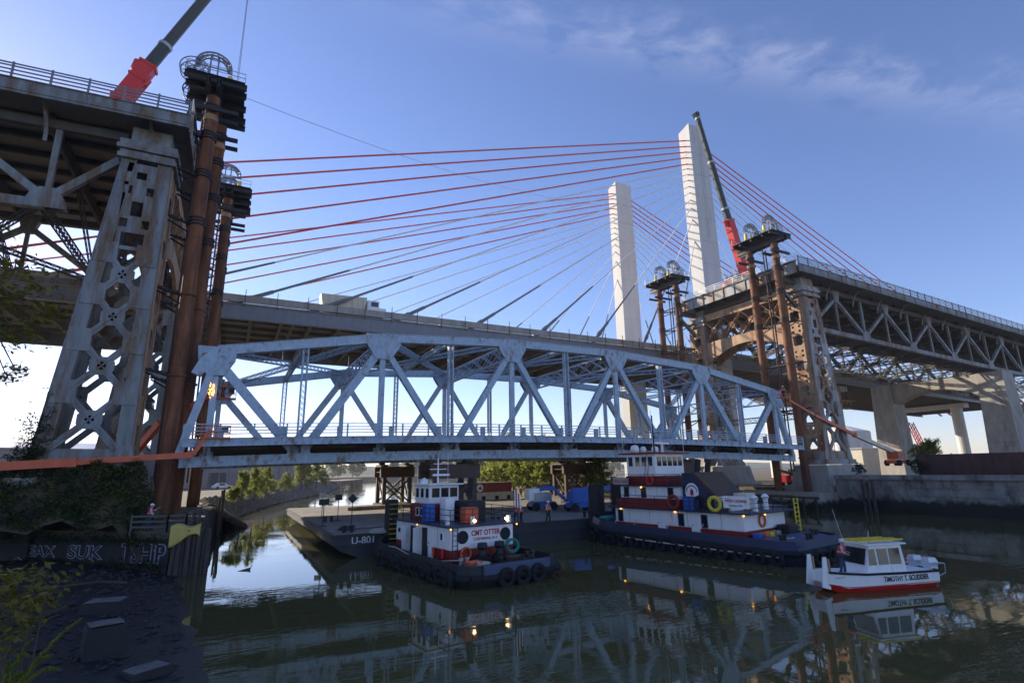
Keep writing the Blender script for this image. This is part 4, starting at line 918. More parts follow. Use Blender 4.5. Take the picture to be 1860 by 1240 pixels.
for k in range(7): m.tube((-3.82, 1.95, 1.0+.3*k), (-3.82, 2.3, 1.0+.3*k), .02, n=5)
m.build('ladder', 'black', OT)
rails(OT, [(4.6, 2.5), (-3.8, 2.5), (-3.8, -2.5), (4.6, -2.5)], 3.05, 1.0, 'black', 3)
bx(OT, 'cabin_base', 'red', .9, 4.2, -1.5, 1.5, 3.05, 4.15); bx(OT, 'wheelhouse', 'white', 1.5, 3.9, -1.2, 1.2, 4.15, 5.45); bx(OT, 'wheelhouse_roof', 'white', 1.2, 4.1, -1.45, 1.45, 5.45, 5.55)
for y in (-.75, 0, .75): window(OT, 'x', (y, 4.95), .6, .6, 0, 1.5-3.0 if False else None) if False else bx(OT, 'window', 'glass', 1.47, 1.5, y-.3, y+.3, 4.6, 5.25)
for x in (1.9, 2.7, 3.5): window(OT, 'y', (x, 4.9), .5, .65, 1.2)
for y in (-.35, .35): window(OT, 'y', (2.5+y, 3.6), .4, .5, 1.5)
bx(OT, 'stack_casing', 'black', -1.6, .2, -1.6, -.1, 3.05, 4.4); MB().tube((-.6, -.8, 4.7), (-.9, -.8, 6.0), .22, n=10).build('exhaust_stack', 'black', OT); bx(OT, 'vent_box', 'white', -.5, .4, .3, 1.0, 3.05, 4.6)
bx(OT, 'locker', 'orange', -2.7, -1.95, -.3, .7, 3.05, 4.05); bx(OT, 'water_tank', 'liftblue', .1, .8, 1.5, 2.2, 3.05, 4.25)
m = MB().tube((2.6, 0, 5.55), (2.6, 0, 7.4), .07, .05); m.bar((2.6, -.7, 6.6), (2.6, .7, 6.6), .06, .06); m.bar((2.6, -.4, 7.0), (2.6, .4, 7.0), .05, .05); m.build('mast', 'white', OT)
bx(OT, 'radar_scanner', 'white', 2.0, 2.2, -.7, .7, 6.1, 6.25); MB().lathe([(0, 6.0), (.28, 6.05), (.3, 6.3), (0, 6.5)], (3.3, .8, -.5), 10).build('radar_dome', 'white', OT)
for y in (1.3, -1.3): MB().tube((3.4, y, 5.55), (3.4, y, 7.8), .015, n=4).build('whip_antenna', 'white', OT)
for y in (-1.7, 1.7):
    bx(OT, 'push_knee', 'black', 6.6, 7.7, y-.35, y+.35, .8, 4.3)
    for k in range(9): bx(OT, 'knee_step', 'yellow', 6.35, 6.6, y-.4, y+.4, 1.0+k*.37, 1.04+k*.37)
MB().path([(6.3, 1.25, 1.0), (6.3, 1.25, 4.5), (7.4, 1.25, 4.6)], .035).build('stair_rail', 'yellow', OT)
for y in (.55, -.75):
    MB().lathe([(.55, .8), (.5, 1.0), (.28, 1.25), (.22, 1.6), (.34, 1.75), (.3, 2.0), (0, 2.05)], (-4.5, y, 0), 14).build('capstan', 'black', OT, smooth=False)
    m = MB(); rn = random.Random(int(y*10))
    for k in range(6): m.arc((-4.5+rn.uniform(-.05, .05), y+rn.uniform(-.05, .05), .9+.07*k), (1, 0, 0), (0, 1, 0), .62-.05*k, .045, 0, 2*PI, 14, 5)
    m.build('rope_turns', 'rub', OT)
for x, y, mt in ((-5.2, 2.3, 'galv'), (-5.6, -2.4, 'brown'), (-6.4, .2, 'black'), (-6.4, -1.4, 'black')):
    m = MB()
    for q in (-.22, .22): m.tube((x, y+q, .8), (x, y+q, 1.35), .1, n=10); m.tube((x, y+q, 1.3), (x, y+q, 1.37), .15, n=10)
    m.bar((x, y-.35, 1.05), (x, y+.35, 1.05), .1, .1); m.build('mooring_bitt', mt, OT)
for x in (-2.0, .7, 3.4): bx(OT, 'wall_seam', 'girder', x-.012, x+.012, 2.425, 2.432, 1.62, 2.93)
for x, z in ((.75, 2.4), (3.9, 2.3)): MB().tube((x, 2.42, z), (x, 2.47, z), .16, n=14).build('porthole', 'darkcloth', OT)
for x, mt in ((-2.9, 'bred'), (-1.65, 'orange')): MB().tube((x, 2.52, 1.1), (x, 2.52, 1.65), .1, n=10).build('extinguisher', mt, OT)
m = MB(); rn = random.Random(31)
for k in range(7): m.arc((-6.3, 1.6, .84+.05*k), (1, 0, 0), (0, 1, 0), .42+rn.uniform(-.08, .05), .04, 0, 2*PI, 14, 5)
m.build('rope_heap', 'rope', OT)
for y in (-2.0, .4, 2.0): MB().tube((-3.2+.3*y, y, 3.05), (-3.2+.3*y, y, 3.5), .16, n=10).build('deck_vent', 'white', OT)
m = MB(); rn = random.Random(2)
for k in range(9): m.arc((-4.1-.03*k, -2.0+rn.uniform(-.05, .05), 1.6), (.25, 1, 0), (0, 0, 1), .38+rn.uniform(-.06, .06), .03, 0, 2*PI, 14, 5, h=.03)
m.build('hose_coil', 'teal', OT)
for y, mt in ((1.9, 'orange'), (-1.2, 'brown')): bx(OT, 'deck_box', mt, -6.0, -5.3, y-.5, y+.5, .8, 1.2)
m = MB().path([(-5.6, 2.6, 1.3), (-2, 3.5, .9), (2, 3.6, 1.4), (5, 3.4, 1.2)], .03); m.build('mooring_line', 'rope', OT)
lamp(OT, (-3.9, .75, 3.3), 'lamp_w', .11); lamp(OT, (-3.9, -1.75, 3.3), 'lamp_w', .11); lamp(OT, (-3.98, 2.55, 2.9), 'lamp_o', .06); lamp(OT, (-3.98, -2.55, 2.9), 'lamp_o', .06); lamp(OT, (.6, 2.62, 2.9), 'lamp_o', .05)
# flag at the stern corner
t = thing('flag', 'striped flag hanging from a staff at the small tug roof rail', 'flag', tuple(OT.location+Vector((3.1, -3.2, 3.05)))); MB().tube((0, 0, 0), (0, 0, 2.2), .02).build('staff', 'black', t)
for k in range(5): MB().prism([(.05+.1*k, 0, 2.1-.09*k), (.14+.1*k, .02, 2.05-.09*k), (.16+.1*k, .03, .9-.03*k), (.06+.1*k, .0, .95-.03*k)], (.0, .012, 0)).build('stripe', 'red' if k % 2 else 'white', t)
# --- big tug
HE = thing('tugboat', 'large red and white tug with tall wheelhouse lettered Helen Laraway', 'tugboat', (37.2, -20.2, 0), R(100.4))
o, f = hull(HE, 20.6, 7.9, 1.0, .55, 'navy', .8, .22)
bx(HE, 'main_deck', 'deckblue', -9.6, 8.4, -3.3, 3.3, 1.01, 1.05)
MB().prism([(-10.2, -3.2, 1.25), (-10.2, 3.2, 1.25), (-7.6, 3.5, 1.5), (-7.6, -3.5, 1.5)], (0, 0, .06)).build('stern_ramp_plate', 'deckblue', HE)
bx(HE, 'house_base', 'red', -6.2, 6.0, -3.0, 3.0, 1.05, 1.85); bx(HE, 'house_wall', 'white', -6.22, 6.02, -3.02, 3.02, 1.85, 3.05); bx(HE, 'boat_deck', 'navy', -7.0, 6.5, -3.45, 3.45, 3.05, 3.17)
bx(HE, 'upper_base', 'red', -.6, 5.6, -2.6, 2.6, 3.17, 3.9); bx(HE, 'upper_wall', 'white', -.62, 5.62, -2.62, 2.62, 3.9, 4.9); bx(HE, 'bridge_deck', 'navy', -1.0, 6.0, -2.95, 2.95, 4.9, 5.0)
bx(HE, 'wheelhouse_base', 'red', .8, 5.3, -2.2, 2.2, 5.0, 5.75); bx(HE, 'wheelhouse', 'white', 2.0, 5.2, -2.05, 2.05, 5.75, 7.65); bx(HE, 'wheelhouse_roof', 'red', 1.5, 5.8, -2.4, 2.4, 7.65, 7.78)
bx(HE, 'bulwark_panel', 'red', .2, 5.9, 2.85, 2.92, 3.17, 3.85)
for x in (2.5, 3.2, 3.9, 4.7): window(HE, 'y', (x, 7.0), .5, .8, 2.05)
for y in (-1.5, -.75, .0, .75, 1.5): bx(HE, 'window', 'glass', 1.97, 2.0, y-.28, y+.28, 6.6, 7.4)
for x in (.2, 3.0, 4.9): window(HE, 'y', (x, 4.4), .42, .75, 2.62, frame='navy')
for x in (5.4, -.9, -3.0): window(HE, 'y', (x, 2.4), .42, .85, 3.02, frame='navy')
for x in (1.0, -2.2): d = bx(HE, 'doorway_panel', 'white', x-.38, x+.38, 3.02, 3.06, 1.15, 2.95); bx(d, 'door_handle', 'black', x+.22, x+.3, 3.06, 3.1, 2.0, 2.07)
MB().prism([(-4.6, -1.6, 3.17), (-.7, -1.6, 3.17), (-.7, -1.6, 6.0), (-1.9, -1.6, 6.0)], (0, 3.8, 0)).build('funnel_casing', 'navy', HE)
MB().prism([(-4.75, -1.7, 3.3), (-1.95, -1.7, 6.05), (-1.7, -1.7, 6.05), (-4.5, -1.7, 3.3)], (0, 4.0, 0)).build('funnel_edge', 'brown', HE)
for y in (-.6, .9): MB().tube((-1.3, y, 6.0), (-1.5, y, 7.1), .25, n=10).build('exhaust_stack', 'black', HE)
d = MB(); d.prism([(-1.55+.62*math.cos(k*PI/10), 2.2, 4.5+.72*math.sin(k*PI/10)) for k in range(20)], (0, .03, 0)); e = d.build('funnel_emblem', 'white', HE)
MB().arc((-1.55, 2.235, 4.5), (.86, 0, 0), (0, 0, 1), .5, .05, 0, PI, 14, 4, h=.01).build('emblem_ring', 'ltext', e); MB().prism([(-1.7, 2.23, 4.25), (-1.4, 2.23, 4.25), (-1.4, 2.23, 4.6), (-1.55, 2.23, 4.8), (-1.7, 2.23, 4.6)], (0, .01, 0)).build('emblem_figure', 'rtext', e); bx(e, 'emblem_bar', 'ltext', -1.85, -1.25, 2.23, 2.24, 3.98, 4.1)
nb = bx(HE, 'name_board', 'galv', 4.3, 6.1, 2.98, 3.03, 5.05, 5.6); text('Helen Laraway', .36, 'rtext', nb, (5.2, 3.035, 5.32), frame_rot((-1, 0, 0), (0, 0, 1)), shear=.35, width=1.6)
sg_ = MB().prism([(-7.0, 3.42, 3.5), (-5.0, 3.42, 3.5), (-5.0, 3.38, 4.35), (-7.0, 3.38, 4.35)], (0, .05, 0)).build('name_sign', 'white', HE)
text('Helen Laraway', .42, 'rtext', sg_, (-6.0, 3.49, 4.05), frame_rot((-1, 0, 0), (0, .05, 1)), shear=.35, width=1.75); text('Coeymans, N.Y.', .2, 'ltext', sg_, (-6.0, 3.49, 3.7), frame_rot((-1, 0, 0), (0, .05, 1)), width=1.1)
rails(HE, [(6.3, 3.3), (-6.9, 3.3), (-6.9, -3.3), (6.3, -3.3)], 3.17, 1.0, 'black', 3, 1.5); rails(HE, [(5.8, 2.8), (-.9, 2.8)], 5.0, .9, 'black', 3)
m = MB()
for y in (2.1, 2.5): m.tube((3.0, y, 5.0), (2.6, y-.1, 7.7), .03, n=5)
m.build('ladder', 'black', HE)
bx(HE, 'deck_locker', 'white', -4.9, -3.4, .5, 2.2, 3.17, 4.2); bx(HE, 'cream_crate', 'cream', -5.0, -3.9, -1.2, .2, 3.17, 4.4); bx(HE, 'blue_drum_rack', 'liftblue', -2.3, -1.3, 2.5, 3.2, 3.17, 4.2)
for x, mt in ((-4.2, 'yellow'), (-.5, 'red'), (-3.0, 'black')): MB().arc((x, 3.35, 3.75), (1, 0, 0), (0, 0, 1), .48, .14, 0, 2*PI, 16, 6, h=.1).build('hose_reel', mt if mt != 'black' else 'rub', HE)
ring_buoy(HE, (-6.32, .6, 2.5), 'x', .42, 'orange'); ring_buoy(HE, (2.0, 2.98, 5.4), 'y', .33, 'bred')
for y, mt in ((2.2, 'liftblue'), (1.3, 'orange'), (.6, 'yellow'), (-.4, 'galv')): bx(HE, 'deck_bin', mt, -7.0, -6.45, y-.3, y+.3, 1.05, 1.75)
bx(HE, 'winch_housing', 'black', -7.4, -6.4, -2.6, -1.2, 1.05, 2.1)
m = MB()
for y in (-3.35, -2.75): m.tube((-7.2, y, 1.05), (-7.2, y, 4.0), .05, n=6)
for k in range(8): m.tube((-7.2, -3.35, 1.3+.33*k), (-7.2, -2.75, 1.3+.33*k), .035, n=5)
m.build('boarding_ladder', 'yellow', HE)
for y in (-1.6, 1.6): bx(HE, 'push_knee', 'black', 9.0, 10.3, y-.45, y+.45, 1.3, 5.0)
for k in range(4): MB().tube((7.4, 2.6-.28*k, 2.0+.02*k), (8.3, 2.6-.28*k, 2.0), .15, n=8).build('net_bundle', 'teal', HE)
m = MB().path([(8.2, 3.5, 1.0), (3, 4.25, .72), (-3, 4.2, .62), (-9, 4.0, .55)], .05); m.build('side_hawser', 'rope', HE)
for x in (5.6, 3.4, 0, -3): MB().tube((x, 3.2, 2.2), (x+.6, 4.2, .65), .03, n=5).build('fender_rope', 'rope', HE)
for k in range(14):
    t = link('tyre', tyre, HE, (-9+k*1.35, 4.15 if k < 12 else 3.6, .42), 0); t.rotation_euler = (0, .2*k, .1*(k % 3-1))
for y in (-2, 0, 2): link('tyre', tyre, HE, (-10.6, y, .5), PI/2).scale = (1.2,)*3
m = MB().tube((3.6, 0, 7.78), (3.6, 0, 11.2), .09, .05); m.bar((3.6, -1.1, 9.6), (3.6, 1.1, 9.6), .06, .06); m.build('mast', 'black', HE)
bx(HE, 'radar_scanner', 'white', 2.6, 2.8, -1.0, 1.0, 8.5, 8.68); MB().tube((2.7, 0, 7.78), (2.7, 0, 8.5), .12).build('radar_pedestal', 'white', HE)
for y, r in ((1.5, .42), (.3, .3), (-1.4, .36)): MB().lathe([(0, 7.8), (r*.8, 7.82), (r, 8.1), (r*.75, 8.1+r*.75), (0, 8.1+r)], (4.6, y, 0), 12).build('satellite_dome', 'white', HE, smooth=True)
for x, y in ((2.0, 2.2), (5.4, 2.2), (5.4, -2.2), (2, -2.2)): MB().tube((x, y, 7.78), (x, y, 11.5), .02, n=4).build('whip_antenna', 'white', HE)
for x in (5.3, -.4, -6.3): lamp(HE, (x, 3.1, 2.98), 'lamp_o', .08)
lamp(HE, (3.2, 2.7, 4.82), 'lamp_o', .08); lamp(HE, (-6.3, .1, 2.9), 'lamp_o', .08); lamp(HE, (-8.2, 1.4, 1.6), 'lamp_w', .06)
for x in (-4.4, -1.5, 2.2, 4.4): bx(HE, 'wall_seam', 'girder', x-.012, x+.012, 3.025, 3.032, 1.87, 3.03)
for x in (1.6, 3.9): bx(HE, 'wall_seam', 'girder', x-.012, x+.012, 2.625, 2.632, 3.92, 4.88)
for x, y, z in ((-5.6, -1.5, 3.17), (-6.2, 1.2, 3.17), (.3, -1.8, 5.0)): MB().lathe([(.2, z), (.18, z+.7), (.3, z+.95), (.12, z+1.15), (0, z+1.17)], (x, y, 0), 12).build('deck_vent', 'white', HE)
for x, y in ((-8.6, 2.4), (-8.6, -2.4), (-9.3, 0)):
    m = MB()
    for q in (-.25, .25): m.tube((x, y+q, 1.05), (x, y+q, 1.8), .13, n=10); m.tube((x, y+q, 1.72), (x, y+q, 1.82), .19, n=10)
    m.bar((x, y-.42, 1.4), (x, y+.42, 1.4), .12, .12); m.build('mooring_bitt', 'black', HE)
m = MB(); rn = random.Random(33)
for k in range(7): m.arc((-8.0, .9, 1.1+.06*k), (1, 0, 0), (0, 1, 0), .55+rn.uniform(-.1, .06), .05, 0, 2*PI, 16, 5)
m.build('rope_heap', 'rope', HE)
# --- red and cream tug beyond the barge
RT_ = thing('tugboat', 'red and cream tug with round white emblem moored behind the barge', 'tugboat', (41, 31, 0), R(8))
hull(RT_, 15, 6, .9, .4, 'cream', .3, .2); bx(RT_, 'house_wall', 'cream', -6, 5, -2.2, 2.2, .9, 2.9); bx(RT_, 'upper_house', 'red', -6.2, 4.0, -2.3, 2.3, 2.9, 4.3); bx(RT_, 'roof_deck', 'brown', -6.4, 4.4, -2.5, 2.5, 4.3, 4.4)
for x in (-4, -1.6, 1, 3.4): bx(RT_, 'window', 'glass', x-.35, x+.35, -2.24, -2.2, 1.6, 2.3)
e = MB().prism([(-2.4+.6*math.cos(k*PI/9), -2.32, 3.6+.6*math.sin(k*PI/9)) for k in range(18)], (0, -.03, 0)).build('emblem', 'white', RT_); MB().prism([(-2.75, -2.36, 3.35), (-2.05, -2.36, 3.35), (-2.4, -2.36, 4.0)], (0, -.01, 0)).build('emblem_mark', 'ltext', e)
rails(RT_, [(4.2, -2.4), (-6.2, -2.4)], 4.4, .9, 'red', 2)
for p, lab in (((46.8, 33.0), 'worker in orange vest at the stern of the red and cream tug'), ((45.6, 32.8), 'worker in red vest beside the railing of the red and cream tug')): person(lab, (p[0], p[1]-4.2, 1.82), R(-100), vest='hiviz' if 'orange' in lab else 'vestred', trousers='darkcloth')
# --- survey boat
SD = thing('workboat', 'small white workboat with yellow ladder on its cabin roof, lettered TIMOTHY T. SCUDDER', 'boat', (33.6, -36.5, 0), math.atan2(.25, -.97)); SD.scale = (.88, .88, .88)
rings = []
for x, b, zc, zk in ((-3.8, 1.15, .95, -.1), (-1, 1.2, .95, -.2), (1.6, 1.2, 1.0, -.2), (2.8, 1.05, 1.08, -.1), (3.8, .75, 1.15, .25)):
    rings.append([(x, -b, zc), (x, -b*.96, .32 if x < 3 else .5), (x, -b*.6, zk), (x, b*.6, zk), (x, b*.96, .32 if x < 3 else .5), (x, b, zc)])
MB().loft(rings).build('hull', 'white', SD)
rr = [[(x, -b*.975-.012, .36 if x < 3 else .52), (x, -b*.6-.02, zk-.012), (x, b*.6+.02, zk-.012), (x, b*.975+.012, .36 if x < 3 else .52)] for x, b, zc, zk in ((-3.8, 1.15, .95, -.1), (-1, 1.2, .95, -.2), (1.6, 1.2, 1.0, -.2), (2.8, 1.05, 1.08, -.1), (3.8, .75, 1.15, .25))]
MB().loft(rr).build('red_bottom', 'bred', SD)
m = MB()
for sy in (-1, 1): m.path([(-3.8, sy*1.17, .95), (-1, sy*1.23, .96), (1.6, sy*1.23, 1.01), (2.8, sy*1.08, 1.09), (3.8, sy*.78, 1.16)], .07, 6)
m.path([(-3.85, -1.17, .95), (-3.85, 1.17, .95)], .07, 6); m.build('gunwale', 'rub', SD)
bx(SD, 'deck', 'galv', -3.6, 3.4, -1.0, 1.0, .86, .9)
MB().loft([[(-1.6, y, .9) for y in (-1.0, 1.0)]+[(1.3, y, .9) for y in (1.0, -1.0)], [(-1.5, y, 2.55) for y in (-.9, .9)]+[(.85, y, 2.55) for y in (.9, -.9)]]).build('cabin', 'white', SD)
bx(SD, 'cabin_roof', 'white', -1.8, 1.15, -1.05, 1.05, 2.55, 2.64)
for sy in (-1, 1):
    for x0, x1 in ((-1.3, -.5), (-.38, .35), (.5, .98)):
        def wy(z): return sy*(1.0-.1*(z-.9)/1.65+.012)
        k = .15 if x0 > .4 else 0
        MB().prism([(x0, wy(1.45), 1.45), (x1+k*.6, wy(1.45), 1.45), (x1-k*.4, wy(2.35), 2.35), (x0, wy(2.35), 2.35)], (0, sy*.012, 0)).build('window', 'glass', SD)
MB().prism([(1.2, -.75, 1.45), (1.2, .75, 1.45), (.93, .75, 2.35), (.93, -.75, 2.35)], (.03, 0, .01)).build('windscreen', 'glass', SD)
m = MB()
for y in (.15, .75): m.bar((-1.9, y, 2.8), (1.5, y, 2.8), .06, .09)
for k in range(11): m.bar((-1.75+.31*k, .15, 2.8), (-1.75+.31*k, .75, 2.8), .05, .05)
m.build('roof_ladder', 'yellow', SD)
m = MB()
for y in (-.75, -.2): m.bar((-1.9, y, 2.76), (1.4, y, 2.76), .06, .08)
for k in range(10): m.bar((-1.75+.31*k, -.75, 2.76), (-1.75+.31*k, -.2, 2.76), .05, .05)
m.build('roof_ladder', 'yellow', SD)
m = MB()
for sy in (-1, 1): m.path([(-1.5, sy*.9, 2.7), (.8, sy*.9, 2.7)], .03)
m.build('roof_rail', 'galv', SD)
for y in (-.5, .5):
    m = MB().loft([[(-3.95+a*.3, y+b*.24, z) for a, b in ((-1, -1), (1, -1), (1, 1), (-1, 1))] for z in (.95, 1.1)]+[[(-3.95+a*.36, y+b*.27, 1.35) for a, b in ((-1, -1), (1, -1), (1, 1), (-1, 1))], [(-3.92+a*.26, y+b*.2, 1.62) for a, b in ((-1, -1), (1, -1), (1, 1), (-1, 1))]]); e = m.build('outboard_engine', 'silver', SD, smooth=False); bx(e, 'engine_leg', 'galv', -4.05, -3.9, y-.08, y+.08, -.3, .95)
m = MB()
for sy in (-1, 1): m.path([(-3.2, sy*1.1, .98), (-3.3, sy*1.1, 1.35), (-4.5, sy*1.0, 1.3), (-4.5, sy*.95, .75), (-3.9, sy*1.0, .6)], .03)
m.path([(-4.5, -1.0, 1.3), (-4.5, 1.0, 1.3)], .03); m.build('stern_rail', 'galv', SD)
for y in (-.62, .62): MB().prism([(3.7, y-.05, .2), (4.25, y-.05, .35), (3.95, y-.05, 2.0), (3.75, y-.05, 2.0)], (0, .1, 0)).build('bow_knee', 'white', SD); bx(SD, 'knee_pad', 'wood', 3.6, 3.7, y-.12, y+.12, .9, 1.9)
text('TIMOTHY T. SCUDDER', .40, 'ltext', SD, (-1.25, 1.192, .66), frame_rot((-1, 0, 0), (0, -.05, 1)), bold=.01, width=3.3)
text('TIMOTHY T. SCUDDER', .40, 'ltext', SD, (-1.25, -1.192, .66), frame_rot((1, 0, 0), (0, .05, 1)), bold=.01, width=3.3)
MB().tube((.2, .3, 2.64), (.1, .3, 3.3), .03).build('light_pole', 'galv', SD); MB().tube((1.0, -.8, 2.6), (1.5, -.8, 4.6), .012, n=4).build('whip_antenna', 'white', SD)
p = SD.matrix_world if False else None
hd = math.atan2(.25, -.97); pp = Vector((33.6, -36.5, 0))+Matrix.Rotation(hd, 3, 'Z')@Vector((2.1, .3, .79))
person('person in red life vest and hard hat standing in the small workboat', tuple(pp), hd+PI*.75, vest='vestred', trousers='jean', arms={1: ((.14, .26, 1.18), (.30, .16, 1.14)), -1: ((.10, -.28, 1.16), (.28, -.2, 1.08))}, lean=.08)
# ================================================================ cranes
def crane(label, base, tip, zdeck):
    base = Vector(base); tip = Vector(tip); T = thing('mobile_crane', label, 'crane', (base.x, base.y, zdeck)); b = base-T.location; d = (tip-base).normalized(); L = (tip-base).length
    for x in (-4.6, -2.8, 1.6, 3.4):
        for y in (-1.2, 1.2): MB().tube((x, y-.2, .6), (x, y+.2, .6), .6, n=14).build('wheel', 'rub', T)
    bx(T, 'carrier', 'bred', -6, 5, -1.3, 1.3, .9, 1.6); bx(T, 'cab', 'bred', 1.5, 3.5, .2, 1.4, 1.65, 3.4); bx(T, 'counterweight', 'dkgrey', -4.6, -2.4, -1.3, 1.3, 1.65, 3.2)
    up = d.cross(Vector((0, 1, 0)))
    MB().bar(b, b+d*13.5, 1.3, 1.6, up).build('boom_base', 'bred', T)
    m = MB()
    for q in (4, 7.5, 11, 13.2): m.bar(b+d*q, b+d*(q+.3), 1.5, 1.85, up)
    m.build('boom_collar', 'bred', T)
    m = MB()
    for s in (-.45, .45): m.tube(b+up*-.95+Vector((0, s, 0))+d*2, b+up*-.95+Vector((0, s, 0))+d*12, .09)
    m.tube(b+d*12.2+up*1.0, b+d*13.3+up*1.2, .35); m.build('boom_ram', 'bred', T)
    for k, (a, e, w) in enumerate(((13.5, L*.45, 1.15), (L*.45, L*.73, .98), (L*.73, L, .82))):
        MB().tube(b+d*a, b+d*e, w*.6, n=10).build('boom_section', 'dkgrey', T); MB().tube(b+d*(e-.4), b+d*e, w*.68, n=10).build('section_collar', 'galv', T)
    m = MB().bar(b+d*L, b+d*(L+1.0)+up*.4, .8, 1.0, up); m.tube(b+d*(L+.7)-Vector((0, .5, 0)), b+d*(L+.7)+Vector((0, .5, 0)), .45); m.build('boom_head', 'dkgrey', T)
    t0 = b+d*(L+.9)
    for q in (-.25, .25): MB().tube(t0+Vector((0, q, 0)), Vector((t0.x+.3*q, t0.y+q, 10 if zdeck > 20 else 5)), .025, n=4).build('hoist_rope', 'black', T)
    return T
b = Vector((-15.8, 12, 41)); crane('red mobile crane with dark boom on the deck above the ivy-clad bank', b, b+Vector((5.5, 0, 14.1)).normalized()*38, 39)
b = Vector((89.2, 12, 41)); crane('red mobile crane with long dark boom on the deck beside the white pylons', b, Vector((80.1, 12, 75.5)), 39)
# ================================================================ boom lifts
def basket(T, p, mat='orange', rz=0):
    p = Vector(p); m = MB(); R_ = Matrix.Rotation(rz, 3, 'Z')
    cs = [R_@Vector(c) for c in ((-1.1, -.45, 0), (1.1, -.45, 0), (1.1, .45, 0), (-1.1, .45, 0))]
    for a, b_ in zip(cs, cs[1:]+cs[:1]):
        for z in (.1, .55, 1.1): m.tube(p+a+Vector((0, 0, z)), p+b_+Vector((0, 0, z)), .03, n=5)
        for q in (0, .5): c = a.lerp(b_, q); m.tube(p+c, p+c+Vector((0, 0, 1.1)), .03, n=5)
    m.prism([p+c for c in cs], (0, 0, .08)); m.build('basket', mat, T); c = MB(); q = p+R_@Vector((.7, .35, .6)); c.box(q.x-.25, q.x+.25, q.y-.12, q.y+.12, q.z, q.z+.5); c.build('control_box', 'dkgrey', T)
def boomlift(label, pts, bk, mat, base=True, rz=0, low=None):
    o = Vector(pts[0]); T = thing('boom_lift', label, 'boom lift', tuple(o)); q = [Vector(p)-o for p in pts]
    for k, (a, b_) in enumerate(zip(q, q[1:])):
        w = (.62, .45, .3, .22)[min(k, 3)]; MB().bar(a, b_, w*.8, w).build('boom_section', low if (low and k == 0) else mat, T)
        MB().bar(b_-(b_-a).normalized()*.5, b_, w*.9, w*1.12).build('boom_collar', mat, T)
    basket(T, Vector(bk)-o, mat, rz)
    if base:
        for x in (-1.4, 1.4):
            for y in (-1.0, 1.0): MB().tube((x, y-.2, -1.6), (x, y+.2, -1.6), .5, n=14).build('wheel', 'rub', T)
        bx(T, 'chassis', mat, -1.9, 1.9, -.8, .8, -1.7, -1.1); bx(T, 'turret', mat, -1.3, .9, -.9, .9, -1.05, .3)
    return T
boomlift('orange boom lift reaching from the ivy bank to a basket at the blue truss end', [(-19, -3.2, 6.9), (-8.5, -2.8, 7.55), (-.9, -2.4, 8.1), (.2, -2.2, 10.2)], (.6, -2.2, 9.45), 'orange')
boomlift('orange boom lift with raised basket inside the end of the blue truss', [(-9.5, 13, 4.6), (-4.5, 7.5, 11.5), (.2, 2.2, 14.0)], (.75, 1.6, 13.3), 'orange', True)
boomlift('red and cream boom lift reaching over the bulkhead beside the rusted wall', [(103, -2.2, 8.2), (92, -2.1, 11.2), (82.8, -2.0, 14.0), (77.0, -2.0, 16.2)], (76.0, -2.0, 16.4), 'orange', True, 0, 'cream')
person('worker in orange vest cutting steel in the raised basket at the blue truss end', (.75, 1.6, 13.4), R(180), vest='hiviz', trousers='darkcloth')
person('worker in red vest in the lift basket by the rust-stained tower', (76.0, -2.0, 16.5), R(0), vest='vestred', trousers='darkcloth')
for k, (px, py) in enumerate(((985, 926), (1055, 928))):
    p = onz(px, py, 1.8); T = thing('boom_lift', ('white and blue folded boom lift parked on the barge', 'long blue boom lift parked on the barge beside the support tower')[k], 'boom lift', tuple(p), R(-8))
    for x in (-1.1, 1.1):
        for y in (-.95, .95): MB().tube((x, y-.18, .45), (x, y+.18, .45), .45, n=14).build('wheel', 'rub', T)
    bx(T, 'chassis', 'liftblue', -1.5, 1.5, -.75, .75, .45, .95); bx(T, 'turret', 'galv' if k == 0 else 'liftblue', -1.3, .9, -.85, .85, 1.0, 2.2 if k else 2.0)
    L = 4.2 if k else 1.6
    MB().bar((-1.0, 0, 2.3), (L, 0, 2.5), .35, .45).build('boom', 'liftblue', T); MB().bar((L-.2, 0, 2.5), (L+1.6, 0, .9), .25, .3).build('jib', 'liftblue', T)
    if k == 0: bx(T, 'engine_cover', 'white', -1.9, -.6, -.8, .8, 1.2, 2.5)
    basket(T, (L+2.2, 0, .3), 'liftblue')
for px, py, lab, v, rz in ((938, 950, 'worker in red vest and blue jeans standing beside a shorter worker on the barge', 'vestred', -1.6), (947, 950, 'shorter worker in red vest and dark trousers beside the one in blue jeans', 'vestred', 2.6), (996, 948, 'worker in bright orange vest standing alone on the barge edge', 'hiviz', -1.2)):
    p = onz(px, py, 1.8); person(lab, (p.x, p.y, 1.80), rz, vest=v, trousers='jean' if 'blue jeans standing' in lab else 'darkcloth', scale=.94 if 'shorter' in lab else 1.04)

